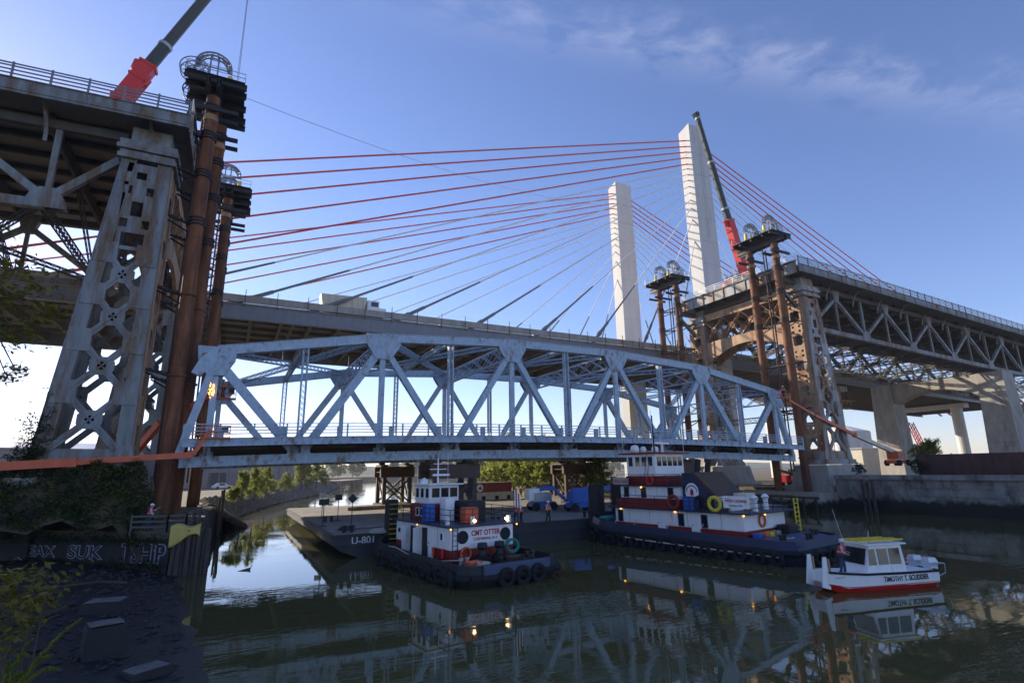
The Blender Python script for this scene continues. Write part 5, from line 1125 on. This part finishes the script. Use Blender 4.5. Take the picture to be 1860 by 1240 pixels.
# ================================================================ vegetation
def leaf_quads(m, p, n, spread, size, rn, flat=.0):
    for _ in range(n):
        c = Vector(p)+Vector((rn.gauss(0, spread), rn.gauss(0, spread), rn.gauss(0, spread*.75)))
        a = Vector((rn.uniform(-1, 1), rn.uniform(-1, 1), rn.uniform(-.6, .6))).normalized(); b = a.cross(Vector((rn.uniform(-.7, .7), rn.uniform(-.7, .7), 1))).normalized()
        s = size*rn.uniform(.6, 1.3); k = len(m.v); m.v += [tuple(c-a*s), tuple(c+b*s*.42), tuple(c+a*s), tuple(c-b*s*.42)]; m.f.append((k, k+1, k+2, k+3))
def crown(name, seed, mat, clumps=110, per=26, size=.055, shape=(1, 1, 1), lobes=7):
    """crown in unit size: lobes of leaf clumps, open between them"""
    rn = random.Random(seed); m = MB(); L = []
    for k in range(lobes):
        t = rn.uniform(0, 2*PI); z = rn.uniform(.25, .95); r = .62*math.sin(PI*min(1, .15+z*.8))*rn.uniform(.4, 1.05)
        L.append((Vector((r*math.cos(t), r*math.sin(t), z)), rn.uniform(.22, .40)))
    L.append((Vector((0, 0, .6)), .42)); L.append((Vector((rn.uniform(-.1, .1), 0, 1.0)), .22))
    for _ in range(clumps):
        c, r = rn.choice(L); d = Vector((rn.gauss(0, 1), rn.gauss(0, 1), rn.gauss(0, 1))).normalized()*r*rn.uniform(.55, 1.08)
        p = c+d; p = Vector((p.x*shape[0], p.y*shape[1], max(.02, p.z*shape[2]))); leaf_quads(m, p, per, .045, size, rn)
    return m.mesh(name, M[mat])
def trunk_mesh(seed, h=1.0):
    rn = random.Random(seed); m = MB(); p = Vector((0, 0, -.1)); r = .035
    for k in range(5):
        q = p+Vector((rn.uniform(-.03, .03), rn.uniform(-.03, .03), .2)); m.tube(p, q, r, r*.8, 7); 
        if k > 0:
            for _ in range(2):
                t = rn.uniform(0, 2*PI); e = q+Vector((math.cos(t)*.35, math.sin(t)*.35, .25)); m.tube(q, e, r*.5, r*.15, 5)
        p = q; r *= .8
    return m.mesh('trunk', M['bark'])
CR = [crown('crown', 10+k, 'leaf', 270, 30, .045, lobes=13) for k in range(4)]; CRF = [crown('crown', 30+k, 'leaff', 130, 22, .07, lobes=10) for k in range(4)]; CRD = [crown('crown', 50+k, 'leafd', 130, 28, .05) for k in range(2)]
TR = [trunk_mesh(k) for k in range(3)]
rt = random.Random(7)
def tree(label, p, h, wid, kind=0, group=None, name='tree'):
    T = thing(name, label, 'tree' if name == 'tree' else 'bush', tuple(p), rt.uniform(0, 6), group)
    ms = (CR, CRF, CRD)[kind]; c = link('crown', rt.choice(ms), T, (0, 0, h*(.02 if kind < 2 else .12))); c.scale = (wid, wid, h*.85); t = link('trunk', rt.choice(TR), T); t.scale = (h*.8, h*.8, h*.9); return T
for px, py, h, w, lab in ((440, 908, 4.2, 2.0, 'slender bright yellow-green tree nearest the riprap slope by the timber piles'), (462, 905, 5.0, 2.2, 'taller of the bright yellow-green trees on the riprap beside the parking lot'), (483, 898, 5.0, 2.5, 'rounder darker green tree on the riprap beside the parking lot'), (520, 893, 3.8, 2.8, 'low yellowish bush on the stony bank before the white trailer'), (548, 888, 8, 4.2, 'large light green tree on the stony bank past the white trailer'), (575, 886, 6.5, 4.6, 'pale rounded tree at the root of the timber wharf'), (425, 916, 2.2, 1.6, 'small scrubby bush on the bank edge by the steel fence')):
    p = onz(px, py-6, 3.0); p.z = 2.65; tree(lab, p, h, w, 0)
for k, (px, py, h, w) in enumerate(((893, 895, 9.5, 7.5), (918, 896, 10.5, 8), (943, 897, 10, 7.5), (965, 899, 9.5, 6.5), (990, 900, 9, 6.5), (1012, 901, 8, 5), (1078, 903, 6.5, 4))):
    p = onz(px, py-10, 3.0); p = p+Vector((5, 6, 0)); p.z = 2.7; tree(('leafy green tree at the tip of the rocky right bank', 'broad sunlit tree second along the rocky point', 'tall sunlit tree in the middle of the rocky bank grove', 'dense green tree beside the tall sunlit tree on the rocky bank', 'leafy tree behind the blue lifts on the rocky bank', 'shorter leafy tree left of the far support tower', 'small bright tree between the support tower and the big tug')[k], p, h, w, 0)
rt2 = random.Random(3)
for k in range(58):                                    # far shore
    u = k/57; s = -120+u*560+rt2.uniform(-8, 8); w = 330+max(0, (s-60))*.25+rt2.uniform(0, 60) if s > 20 else 300+rt2.uniform(0, 60)
    tree('hazy green tree in the far tree line across the creek', (s, w+22, 2.5), rt2.uniform(9, 17), rt2.uniform(6, 11), 1, 'far shore trees')
for k in range(16):
    tree('green tree along the bend of the far right bank', (92+k*11+rt2.uniform(-3, 3), 150+k*10+rt2.uniform(0, 22), 2.7), rt2.uniform(10, 15), rt2.uniform(6, 9), 1, 'trees along the right bend')
p = onw(1790, 850, -5); tree('leafy green bush in front of the concrete arch pier', (103, -7, 4.9), 5.2, 3.6, 0, None, 'bush')
tree('small shrub growing on the bulkhead beside the rusted wall', (85.3, -14, 4.9), 1.8, 1.6, 2, None, 'bush'); tree('weedy shrub on the bulkhead coping by the pedestal', (84.6, -6.5, 4.9), 1.5, 1.5, 2, None, 'bush')
tree('green treetop showing above the dark approach deck railing', (-42, 40, 22), 26, 8, 2)
# hills far away (rolling, wooded)
hm = MB(); NX = 60; rn = random.Random(5)
for j, (w, hh) in enumerate(((560, 0), (640, 13), (760, 24), (950, 30), (1200, 0))):
    for i in range(NX+1):
        s = -700+i*2000/NX; hm.v.append((s, w+s*.12, 2.4+hh*(.55+.45*math.sin(s*.011+j)+.15*math.sin(s*.05))*(.5 if s > 420 else 1)))
for j in range(4):
    for i in range(NX): hm.f.append((j*(NX+1)+i, j*(NX+1)+i+1, (j+1)*(NX+1)+i+1, (j+1)*(NX+1)+i))
M['hill'] = paint('wooded_hill', (.075, .095, .06), .95, 0, .5, (.11, .12, .085), .06, .4, 1, .2, (1, 1, 1))
structure(hm.build('hill', 'hill', smooth=True))
# ivy on the left bank
MXI = random.Random(11)
def mound(s, w):
    base = 2.3+4.6*max(0, min(1, (w+10.4+min(0, (s+2)*-.55))/5.2))**.8
    return base*(1 if s < -4.5 else max(.55, 1-(s+4.5)*.35))+.35*math.sin(s*1.7+w)+.25*math.sin(s*.6-w*1.3)
IV = thing('ivy_bank', 'dense dark ivy and brush covering the bank below the grey tower', 'ivy'); gm2 = MB(); NX, NY = 40, 16
for j in range(NY+1):
    for i in range(NX+1):
        s = -44+i*41.2/NX; w = -9.6+j*8.4/NY+max(0, -s-10)*.0; gm2.v.append((s, w+(.62*(-s-3) if s > -10.5 else 4.65)*.85, mound(s, w)-.35))
for j in range(NY):
    for i in range(NX): gm2.f.append((j*(NX+1)+i, j*(NX+1)+i+1, (j+1)*(NX+1)+i+1, (j+1)*(NX+1)+i))
gm2.build('bank_earth', 'soil', IV)
lm = MB(); lm2 = MB()
for _ in range(5200):
    s = -3.2-abs(MXI.gauss(0, 1))*11; w = MXI.uniform(-9.8, -1.4)
    if s < -43: continue
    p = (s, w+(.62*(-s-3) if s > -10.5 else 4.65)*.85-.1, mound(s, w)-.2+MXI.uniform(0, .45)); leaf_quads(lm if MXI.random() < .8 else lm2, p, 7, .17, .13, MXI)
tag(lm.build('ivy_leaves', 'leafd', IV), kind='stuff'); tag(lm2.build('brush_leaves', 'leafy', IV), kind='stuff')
vm = MB()
for k in range(420):                                   # vines climbing the tower's land-side foot
    z = 6.6+abs(MXI.gauss(0, 1))*2.2; s = -11.9+(z-7)*.09+MXI.gauss(0, .55); leaf_quads(vm, (s, -1.75+MXI.gauss(0, .15), z), 8, .13, .12, MXI)
VN = thing('ivy_vine', 'ivy vines climbing the inland foot of the grey tower', 'ivy', (0, 0, 0)); tag(vm.build('vine_leaves', 'leafd', VN), kind='stuff')
MB().path([(-12, -1.7, 6), (-11.8, -1.65, 8.5), (-11.4, -1.62, 11), (-11.3, -1.6, 13)], .03).build('vine_stem', 'bark', VN)
wd = MB()
for _ in range(900):                                   # weeds along the foot and top of the seawalls
    t = MXI.uniform(0, 1); top = MXI.random() < .55
    if MXI.random() < .5: q = Vector((-1.3, -10.9, 0)).lerp(Vector((-10.6, -2.6, 0)), t)
    else: q = Vector((-10.6, -2.7, 0)).lerp(Vector((-30, -6.6, 0)), t)
    leaf_quads(wd, q+Vector((MXI.gauss(0, .25), -.1-abs(MXI.gauss(0, .3)), (2.3 if top else .6)+MXI.gauss(0, .18))), 5, .12, .11, MXI)
tag(wd.build('seawall_weeds', 'leafd'), 'dark weeds along the graffiti-covered seawall', 'weeds', None, 'stuff')
# foreground plants
def at(px, py, d): return CAM+ray(px, py).normalized()*d
FT = thing('tree', 'leafy branches hanging in from a tree beside the ivy bank', 'tree', tuple(at(-260, 900, 13).xy)+(1.0,)); o_ = FT.location
c0 = at(-60, 500, 12.5)-o_; MB().tube((0, 0, -.5), (.1, 0, c0.z*.6), .2, .13).tube((.1, 0, c0.z*.6), tuple(c0), .12, .06).build('trunk', 'bark', FT)
m = MB(); mb = MB(); rn = random.Random(21)
for px, py, sp in ((10, 500, .26), (45, 545, .24), (75, 555, .2), (20, 590, .24), (-20, 540, .3), (35, 610, .12), (0, 470, .2), (90, 575, .1), (-60, 500, .4), (10, 680, .06), (28, 672, .05)):
    q = at(px, py, 12.5)-o_; mb.tube(c0, q, .025, .008, 5)
    for _ in range(int(10+sp*60)): leaf_quads(m, q+Vector((rn.gauss(0, sp), rn.gauss(0, sp), rn.gauss(0, sp))), 5, .06, .06, rn)
mb.build('branches', 'bark', FT); tag(m.build('leaves', 'leafy', FT), kind='stuff')
SH = thing('shrub', 'yellow-green leafy shrub on the foreshore edge beneath the ivy bank', 'shrub', tuple(at(20, 1130, 9).xy)+(1.2,)); o_ = SH.location
m = MB(); mb = MB()
for px, py in ((5, 1060), (40, 1050), (70, 1075), (20, 1095), (60, 1110), (-10, 1120), (15, 1150), (85, 1068), (-30, 1070), (0, 1180)):
    q = at(px, py, 9+rn.uniform(-.4, .4))-o_; mb.tube((rn.uniform(-.2, .2), 0, -.6), q, .02, .006, 5)
    for _ in range(16): leaf_quads(m, q+Vector((rn.gauss(0, .13), rn.gauss(0, .13), rn.gauss(0, .12))), 4, .045, .06, rn)
mb.build('stems', 'bark', SH); tag(m.build('leaves', 'leafy', SH), kind='stuff')
GR = thing('goldenrod', 'feathery green weed stems rising from the foreshore mud', 'weed', tuple(at(20, 1260, 5.2).xy)+(3.0,)); o_ = GR.location
for px, py in ((150, 1122), (95, 1190), (60, 1160), (20, 1200), (110, 1215), (45, 1228)):
    tip = at(px, py, 5.2)-o_; root = at(-10+px*.1, 1290, 5.2)-o_; m = MB(); pts = [root.lerp(tip, t)+Vector((0, 0, .08*math.sin(PI*t))) for t in (0, .25, .5, .75, 1)]
    for a, b in zip(pts, pts[1:]): m.tube(a, b, .008, .005, 5)
    for k in range(90):
        t = .2+.8*k/90; q = root.lerp(tip, t)+Vector((0, 0, .08*math.sin(PI*t))); d = (tip-root).normalized(); a = Vector((rn.uniform(-1, 1), rn.uniform(-1, 1), rn.uniform(-1, 1))).normalized(); e = q+(a*.6+d).normalized()*.07*(1.15-t); n_ = a.cross(d).normalized()*.008; m.add([q-n_, e, q+n_], [(0, 1, 2)])
    m.build('stem', 'leaf', GR)
# riprap stone slopes
def riprap(label, line, zt, n, seed, r=(.25, .6)):
    rn = random.Random(seed); m = MB(); cum = [0]
    for a, b in zip(line, line[1:]): cum.append(cum[-1]+math.dist(a, b))
    for _ in range(n):
        d = rn.random()**1.5*cum[-1]; k = max(i for i in range(len(line)-1) if cum[i] <= d); t = (d-cum[k])/(cum[k+1]-cum[k]); a = Vector((*line[k], 0)); b = Vector((*line[k+1], 0)); u = rn.random()
        nrm = Vector(((b-a).y, -(b-a).x, 0)).normalized()*(4.2*u-.6); p = a.lerp(b, t)+nrm; p.z = zt*(1-u)+.1; s = rn.uniform(*r)*(1+d/160)
        vs = [p+Vector((x*s*rn.uniform(.7, 1.2), y*s*rn.uniform(.7, 1.2), z*s*rn.uniform(.5, .9))) for x, y, z in ((1, 0, 0), (0, 1, 0), (-1, 0, 0), (0, -1, 0), (.3, .2, 1), (-.2, -.3, -1))]
        m.add(vs, [(0, 1, 4), (1, 2, 4), (2, 3, 4), (3, 0, 4), (1, 0, 5), (2, 1, 5), (3, 2, 5), (0, 3, 5)])
    return tag(m.build('riprap', 'rock'), label, 'rocks', None, 'stuff')
riprap('dark stone riprap slope along the left bank below the trees', [(.6, 22), (-.5, 40), (7.5, 76), (26, 130), (41, 193)], 2.7, 4200, 1)
def rubble(n, seed):
    rn = random.Random(seed); m = MB()
    for _ in range(n):
        y = rn.uniform(-44, -9); x = rn.uniform(-12, 1.2); s = abs(rn.gauss(0, .09))+.03; edge = 1.7 if y < -34 else (1.7+(-34-y)*.10 if y < -14 else -.6)
        if x > edge-.2: continue
        p = Vector((x, y, min(.75, .10*(edge-x))+s*.2)); vs = [p+Vector((a*s*rn.uniform(.7, 1.3), b*s*rn.uniform(.7, 1.3), c*s*rn.uniform(.4, .8))) for a, b, c in ((1, 0, 0), (0, 1, 0), (-1, 0, 0), (0, -1, 0), (.3, .2, 1), (-.2, -.3, -1))]
        m.add(vs, [(0, 1, 4), (1, 2, 4), (2, 3, 4), (3, 0, 4), (1, 0, 5), (2, 1, 5), (3, 2, 5), (0, 3, 5)])
    return tag(m.build('rubble', 'wetshade'), 'scattered dark stones and rubble on the foreshore mud', 'rubble', None, 'stuff')
rubble(2600, 9)
for k, (px, py, L, rz) in enumerate(((130, 1068, 2.6, .5), (200, 1062, 2.2, -.7), (90, 1120, 1.8, 1.2))):
    p = onz(px, py, .5); tag(MB().box(-L/2, L/2, -.07, .07, 0, .1).build('driftwood_plank', 'timber', None, (p.x, p.y, .62), rz), ('long broken plank leaning on the mud below the seawall', 'short plank lying across the mud by the graffiti', 'weathered plank lying on the mud near the shrub')[k], 'plank')
riprap('pale stone riprap along the right point under the leafy trees', [(170, 260), (110, 180), (82, 114), (72, 56), (76, 40)][::-1], 2.9, 2600, 2, (.4, .9))
# ================================================================ left dock
PL = MB().box(-.16, .16, -.12, .12, -1.5, 2.95).mesh('sheet_pile', M['timber'])
DK = thing('timber_bulkhead', 'dark timber sheet-pile bulkhead along the creek edge under the pipe columns', 'bulkhead', (0, 0, 0))
for k in range(86):
    w = -10.5+k*.36; s = -.05+(w+10.5)*.022+.05*((k*7) % 3); o = link('sheet_pile', PL, DK, (s+.3, w, -.12*((k*5) % 4)))
for z in (1.0, 2.3): MB().box(.42, .62, -10.6, 20.2, z, z+.28).build('wale', 'timber', DK)
FPt = MB().tube((0, 0, -1.5), (.04, 0, 3.0), .17, .15, 9).mesh('timber_pile', M['timber'])
fr = random.Random(8)
for k in range(8):
    o = tag(link('timber_pile', FPt, None, (-.95+.29*k, -11.25-.16*(k % 2), -.25*((k*3) % 4)*.5)), 'weathered grey timber pile in the fender cluster below the yellow tarp', 'pile', 'fender piles under the tarp'); o.rotation_euler = (fr.uniform(-.03, .03), fr.uniform(-.03, .03), 0)
for k in range(7):
    o = tag(link('timber_pile', FPt, None, (1.35+.12*(k % 3), 13+k*1.15, .9+.4*(k % 3))), 'thin dark timber pile standing in the water by the riprap', 'pile', 'standing piles by the riprap'); o.scale = (.7, .7, 1); o.rotation_euler = (fr.uniform(-.06, .06), fr.uniform(-.06, .06), 0)
for k in range(5):
    o = tag(link('timber_pile', FPt, None, (81.0+.35*(k % 2), -8.6-.35*k, .6-.2*(k % 3))), 'black timber dolphin pile standing against the bulkhead wall', 'pile', 'dolphin piles at the bulkhead'); o.rotation_euler = (fr.uniform(-.05, .05), fr.uniform(-.05, .05), 0); o.scale = (1.1, 1.1, 1.25)
# tarp draped over the pile heads
m = MB(); nx, ny = 16, 12
for j in range(ny+1):
    for i in range(nx+1):
        u = i/nx; v = j/ny; x = -1.2+u*1.75; fold = .07*math.sin(u*19)*v
        hang = max(0, v-.4); y = -10.3-min(v, .4)*3.2-fold-.05; z = 3.12+.12*math.sin(u*7)-hang*(1.5+1.1*math.sin(u*5+1)*.7)+.04*math.sin(v*9); m.v.append((x, y-.15*hang, z))
for j in range(ny):
    for i in range(nx): m.f.append((j*(nx+1)+i, j*(nx+1)+i+1, (j+1)*(nx+1)+i+1, (j+1)*(nx+1)+i))
o = m.build('tarp', 'tarp', smooth=True); tag(o, 'yellow tarp draped over the timber pile heads', 'tarp'); md = o.modifiers.new('t', 'SOLIDIFY'); md.thickness = .02
FN = thing('dock_fence', 'grey timber dock fence around the pipe column footing', 'fence', (-1.5, -10.2, 2.7))
fp = [(-2.2, .9), (0, -.1), (1.1, 0), (1.4, 5), (1.6, 10)]
for a, b in zip(fp, fp[1:]):
    for z in (.35, .7, 1.05): MB().bar((*a, z), (*b, z), .05, .13).build('rail', 'under', FN)
    L = math.dist(a, b); n = max(1, int(L/1.6))
    for k in range(n+1): q = Vector((*a, 0)).lerp(Vector((*b, 0)), k/n); MB().box(q.x-.05, q.x+.05, q.y-.05, q.y+.05, -.2, 1.15).build('post', 'under', FN)
p = onz(270, 962, 2.72); person('worker in red vest and white hard hat on the dock beside the pipe columns', (-2.75, -8.3, 2.72), R(5), arms={1: ((.18, .28, 1.3), (.42, .25, 1.45)), -1: ((.05, -.3, 1.16), (.2, -.26, 1.0))})
for k, (px, py, sz, rz, lab) in enumerate(((183, 1192, (.62, .5, 1.25), .3, 'pale-topped concrete block standing on the dark mud'), (190, 1112, (.9, .7, .7), -.2, 'broad dark concrete block lying on the mud nearer the seawall'), (265, 1215, (.7, .5, .22), .6, 'low dark slab half sunk at the edge of the mudflat'))):
    p = onz(px, py, .3); T = thing('concrete_block', lab, 'block', (p.x, p.y, .15), rz); a, b, h = sz
    MB().loft([[(-a, -b, -.4), (a, -b, -.4), (a, b, -.4), (-a, b, -.4)], [(-a*.9, -b*.9, h*.94), (a*.92, -b*.88, h*.96), (a*.9, b*.9, h), (-a*.9, b*.88, h*.97)]]).build('block', 'wetshade', T); MB().box(-a*.8, a*.8, -b*.78, b*.78, h*.99, h*1.015).build('pale_top', 'rock', T)  # a thin lighter slab caps each dark block
m = MB().prism([(0, 0, -.02), (.9, .15, .01), (.95, .25, .16), (.75, .25, .1)], (0, .2, 0)); tag(m.build('driftwood', 'timber', None, tuple(onz(428, 1038, 0))), 'small dark piece of driftwood floating on the bright water', 'driftwood')
# ================================================================ background buildings, vehicles
BD = thing('warehouse', 'long grey corrugated warehouse behind the parked vans', 'building', (-6, 128, 2.7), R(24))
bx(BD, 'wall', 'girder', -45, 34, 0, 30, 0, 10.5); MB().prism([(-45.5, -.4, 10.5), (-45.5, 30.4, 10.5), (-45.5, 15, 12.6)], (80, 0, 0)).build('roof', 'galv', BD)
for k in range(30): bx(BD, 'wall_rib', 'girder', -44.5+k*2.65, -44.3+k*2.65, -.12, -.003, 0, 10.4)
for k in range(5): bx(BD, 'loading_door', 'navy', -36+k*13, -31+k*13, -.1, -.02, 0, 4.2)
bx(BD, 'sign_band', 'white', 10, 30, -.15, -.03, 6.8, 8.6); bx(BD, 'red_stripe', 'bred', 10, 30, -.2, -.151, 6.4, 6.75)
def vehicle(label, loc, rz, L, W, H, mat, van=True, group=None):
    T = thing('van' if van else 'parked_car', label, 'van' if van else 'car', loc, rz, group); m = MB()
    pr = [(-L/2, .35), (L/2, .35), (L/2, .95), (L/2-.7, 1.15), (L/2-1.5, H), (-L/2, H)] if van else [(-L/2, .3), (L/2, .3), (L/2, .8), (L/2-1.1, .95), (L/2-1.9, H), (-L/2+1.2, H), (-L/2+.4, .95), (-L/2, .9)]
    m.prism([(x, -W/2, z) for x, z in pr], (0, W, 0)); m.build('body', mat, T)
    for x in (-L/2+.9, L/2-.9):
        for y in (-W/2, W/2): MB().tube((x, y-.1, .33), (x, y+.1, .33), .33, n=12).build('wheel', 'rub', T)
    for s in (-1, 1): bx(T, 'window', 'glass', L/2-2.4 if van else -L/2+1.3, L/2-1.5 if van else L/2-2.0, *sorted((s*W/2, s*(W/2+.015))), H*.62, H*.92)
    return T
for px, py, H, L, lab, van in ((383, 884, 2.4, 5.8, 'white box van parked beside the grey warehouse nearest the pipes', True), (403, 887, 1.5, 4.6, 'white pickup-like car parked before the warehouse', False), (430, 881, 2.2, 5.4, 'white van parked beyond the white car near the young trees', True)):
    p = onz(px, py, 2.8); vehicle(lab, (p.x, p.y, 2.72), R(20), L, 2.0, H, 'white', van)
for px, py, lab, mt in ((505, 880, 'grey freight trailer standing on the lot behind the trees', 'girder'), (530, 878, 'white freight trailer standing on the lot beside the grey one', 'white')):
    p = onz(px, py, 2.8); T = thing('trailer', lab, 'trailer', (p.x, p.y, 2.7), R(10)); bx(T, 'box', mt, -6, 6, -1.25, 1.25, 1.1, 4.0)
    for x in (-4.6, -3.4): MB().tube((x, -1.3, .5), (x, 1.3, .5), .5, n=12).build('wheel_axle', 'rub', T)
    bx(T, 'landing_gear', 'black', 3.2, 3.5, -.9, .9, 0, 1.1)
WH = thing('wharf', 'low timber wharf jutting into the far creek', 'wharf', (48, 205, 0), R(68)); bx(WH, 'deck', 'wood', -22, 24, -5, 4, 2.5, 3.0)
for k in range(16): bx(WH, 'fender_pile', 'timber', -21.5+k*3, -21+k*3, -5.35, -5.01, -1, 2.9)
p = onw(1538, 800, 110); TK = thing('storage_tank', 'large pale cylindrical storage tank beyond the rusted wall', 'tank', (p.x, p.y, 2.9)); MB().lathe([(10.5, 0), (10.5, 19), (10.2, 19.3), (0, 22.5)], n=36).build('shell', 'conc', TK, smooth=False); MB().path([(-10.6, 0, 0), (-10.6, 0, 19.5)], .12).build('pipe', 'galv', TK)
p = onw(1560, 830, 60); B2 = thing('low_building', 'low beige building at the foot of the storage tank', 'building', (p.x+8, p.y, 2.9)); bx(B2, 'wall', 'cream', -16, 16, -6, 6, 0, 8.5); bx(B2, 'roof', 'galv', -16.4, 16.4, -6.4, 6.4, 8.5, 8.9)
for k in range(5): bx(B2, 'window', 'glass', -13+k*6, -11+k*6, -6.03, -6.0, 4.5, 6.2)
p = onw(1690, 815, 40); C3 = thing('lattice_crane', 'small distant red lattice crane boom beyond the concrete piers', 'crane', (p.x, p.y, 2.9)); MB().lattice((0, 0, 1), (-9, 0, 16), 1.2, 1.2, n=14, t=.12).build('boom', 'bred', C3); bx(C3, 'cab', 'bred', -1.5, 3, -1.5, 1.5, .6, 3)
TH = thing('telehandler', 'red telehandler with round work lights behind the pipe columns', 'telehandler', (86.5, 9.5, 6.5), R(190)); bx(TH, 'body', 'bred', -2, 2, -1, 1, .7, 1.8); bx(TH, 'cab', 'dkgrey', -.4, .9, .1, 1, 1.8, 2.9); MB().bar((-2, -.5, 2.0), (3.6, -.5, 2.8), .35, .45).build('boom', 'bred', TH)
for x in (-1.3, 1.3):
    for y in (-1.05, 1.05): MB().tube((x, y-.2, .55), (x, y+.2, .55), .55, n=14).build('wheel', 'rub', TH)
TH.location.z = 2.9; TH.location.x = 91
# dump truck on the new deck
TK2 = thing('dump_truck', 'pale dump truck driving on the new bridge deck behind the stays', 'truck', (17.5, 33.6, 31.52)); bx(TK2, 'cab', 'white', 2.6, 4.6, -1.2, 1.2, .9, 3.1); bx(TK2, 'hood', 'white', 4.6, 5.8, -1.0, 1.0, .8, 2.0); MB().prism([(-4.6, -1.25, 1.3), (2.3, -1.25, 1.3), (2.5, -1.25, 3.5), (-4.9, -1.25, 3.3)], (0, 2.5, 0)).build('dump_body', 'cream', TK2); bx(TK2, 'window', 'glass', 3.2, 4.4, -1.23, -1.2, 2.1, 2.9); bx(TK2, 'chassis', 'dkgrey', -4.4, 5.6, -.5, .5, .6, 1.2)
for k in range(8): bx(TK2, 'body_rib', 'cream', -4.4+k*.9, -4.25+k*.9, -1.36, -1.255, 1.4, 3.3)
for x in (-3.2, -1.9, 4.9):
    for y in (-1.05, 1.05): MB().tube((x, y-.2, .52), (x, y+.2, .52), .52, n=12).build('wheel', 'rub', TK2)
# sagging line in the sky, hung from the jack platform to the far pylon
a = Vector((-2.2, 2.5, 46.5)); b = Vector((98.4, 62.6, 84)); pts = [a.lerp(b, t/14)-Vector((0, 0, 9*4*(t/14)*(1-t/14)*.35)) for t in range(15)]
tag(MB().path(pts, .03, 4).build('overhead_wire', 'galv'), 'thin sagging wire from the jack platform to the far white pylon', 'wire')
# sparks where the steel is being cut
for k, (c, n, sp, lab) in enumerate((((-.15, -.2, 14.6), 46, .12, 'bright orange cutting sparks falling beside the raised basket'), ((-1.0, -.4, 9.6), 30, .2, 'orange torch glow at the cut end of the blue truss deck'))):
    m = MB(); rn = random.Random(k)
    for _ in range(n):
        q = Vector(c)+Vector((rn.gauss(0, sp), rn.gauss(0, sp), -abs(rn.gauss(0, .7))*(1 if k == 0 else .4))); m.tube(q, q+Vector((rn.gauss(0, .03), 0, -rn.uniform(.08, .25))), .012, .006, 4)
    tag(m.build('cutting_sparks', 'spark'), lab, 'sparks', None, 'stuff')
# scaffold platform hung under the new bridge
HP = thing('hanging_scaffold', 'tan lattice scaffold platform hung under the new bridge by the concrete pier', 'scaffold', (140, 40, 22)); MB().lattice((-6, -8, 0), (10, -8, 0), 1.5, 2, n=9, t=.12).build('truss', 'wood', HP); MB().lattice((-6, 6, 0), (10, 6, 0), 1.5, 2, n=9, t=.12).build('truss', 'wood', HP); bx(HP, 'platform', 'wood', -7, 11, -9, 7, 1.0, 1.2)
for x in (-5, 9):
    for y in (-8, 6): MB().tube((x, y, 1.2), (x, y, 6.2), .06, n=5).build('hanger', 'black', HP)
# ================================================================ air
hz, n_, l_, b_ = nodemat('haze_air'); n_.remove(b_); pv = n_.new('ShaderNodeVolumePrincipled'); pv.inputs['Color'].default_value = (.93, .95, 1, 1); pv.inputs['Density'].default_value = .0002; pv.inputs['Anisotropy'].default_value = .3
l_.new(pv.outputs[0], n_['Material Output'].inputs['Volume'])
HZ = MB().box(-920, 1520, -140, 1520, -3.5, 97); HZ.build('haze', hz)['kind'] = 'stuff'
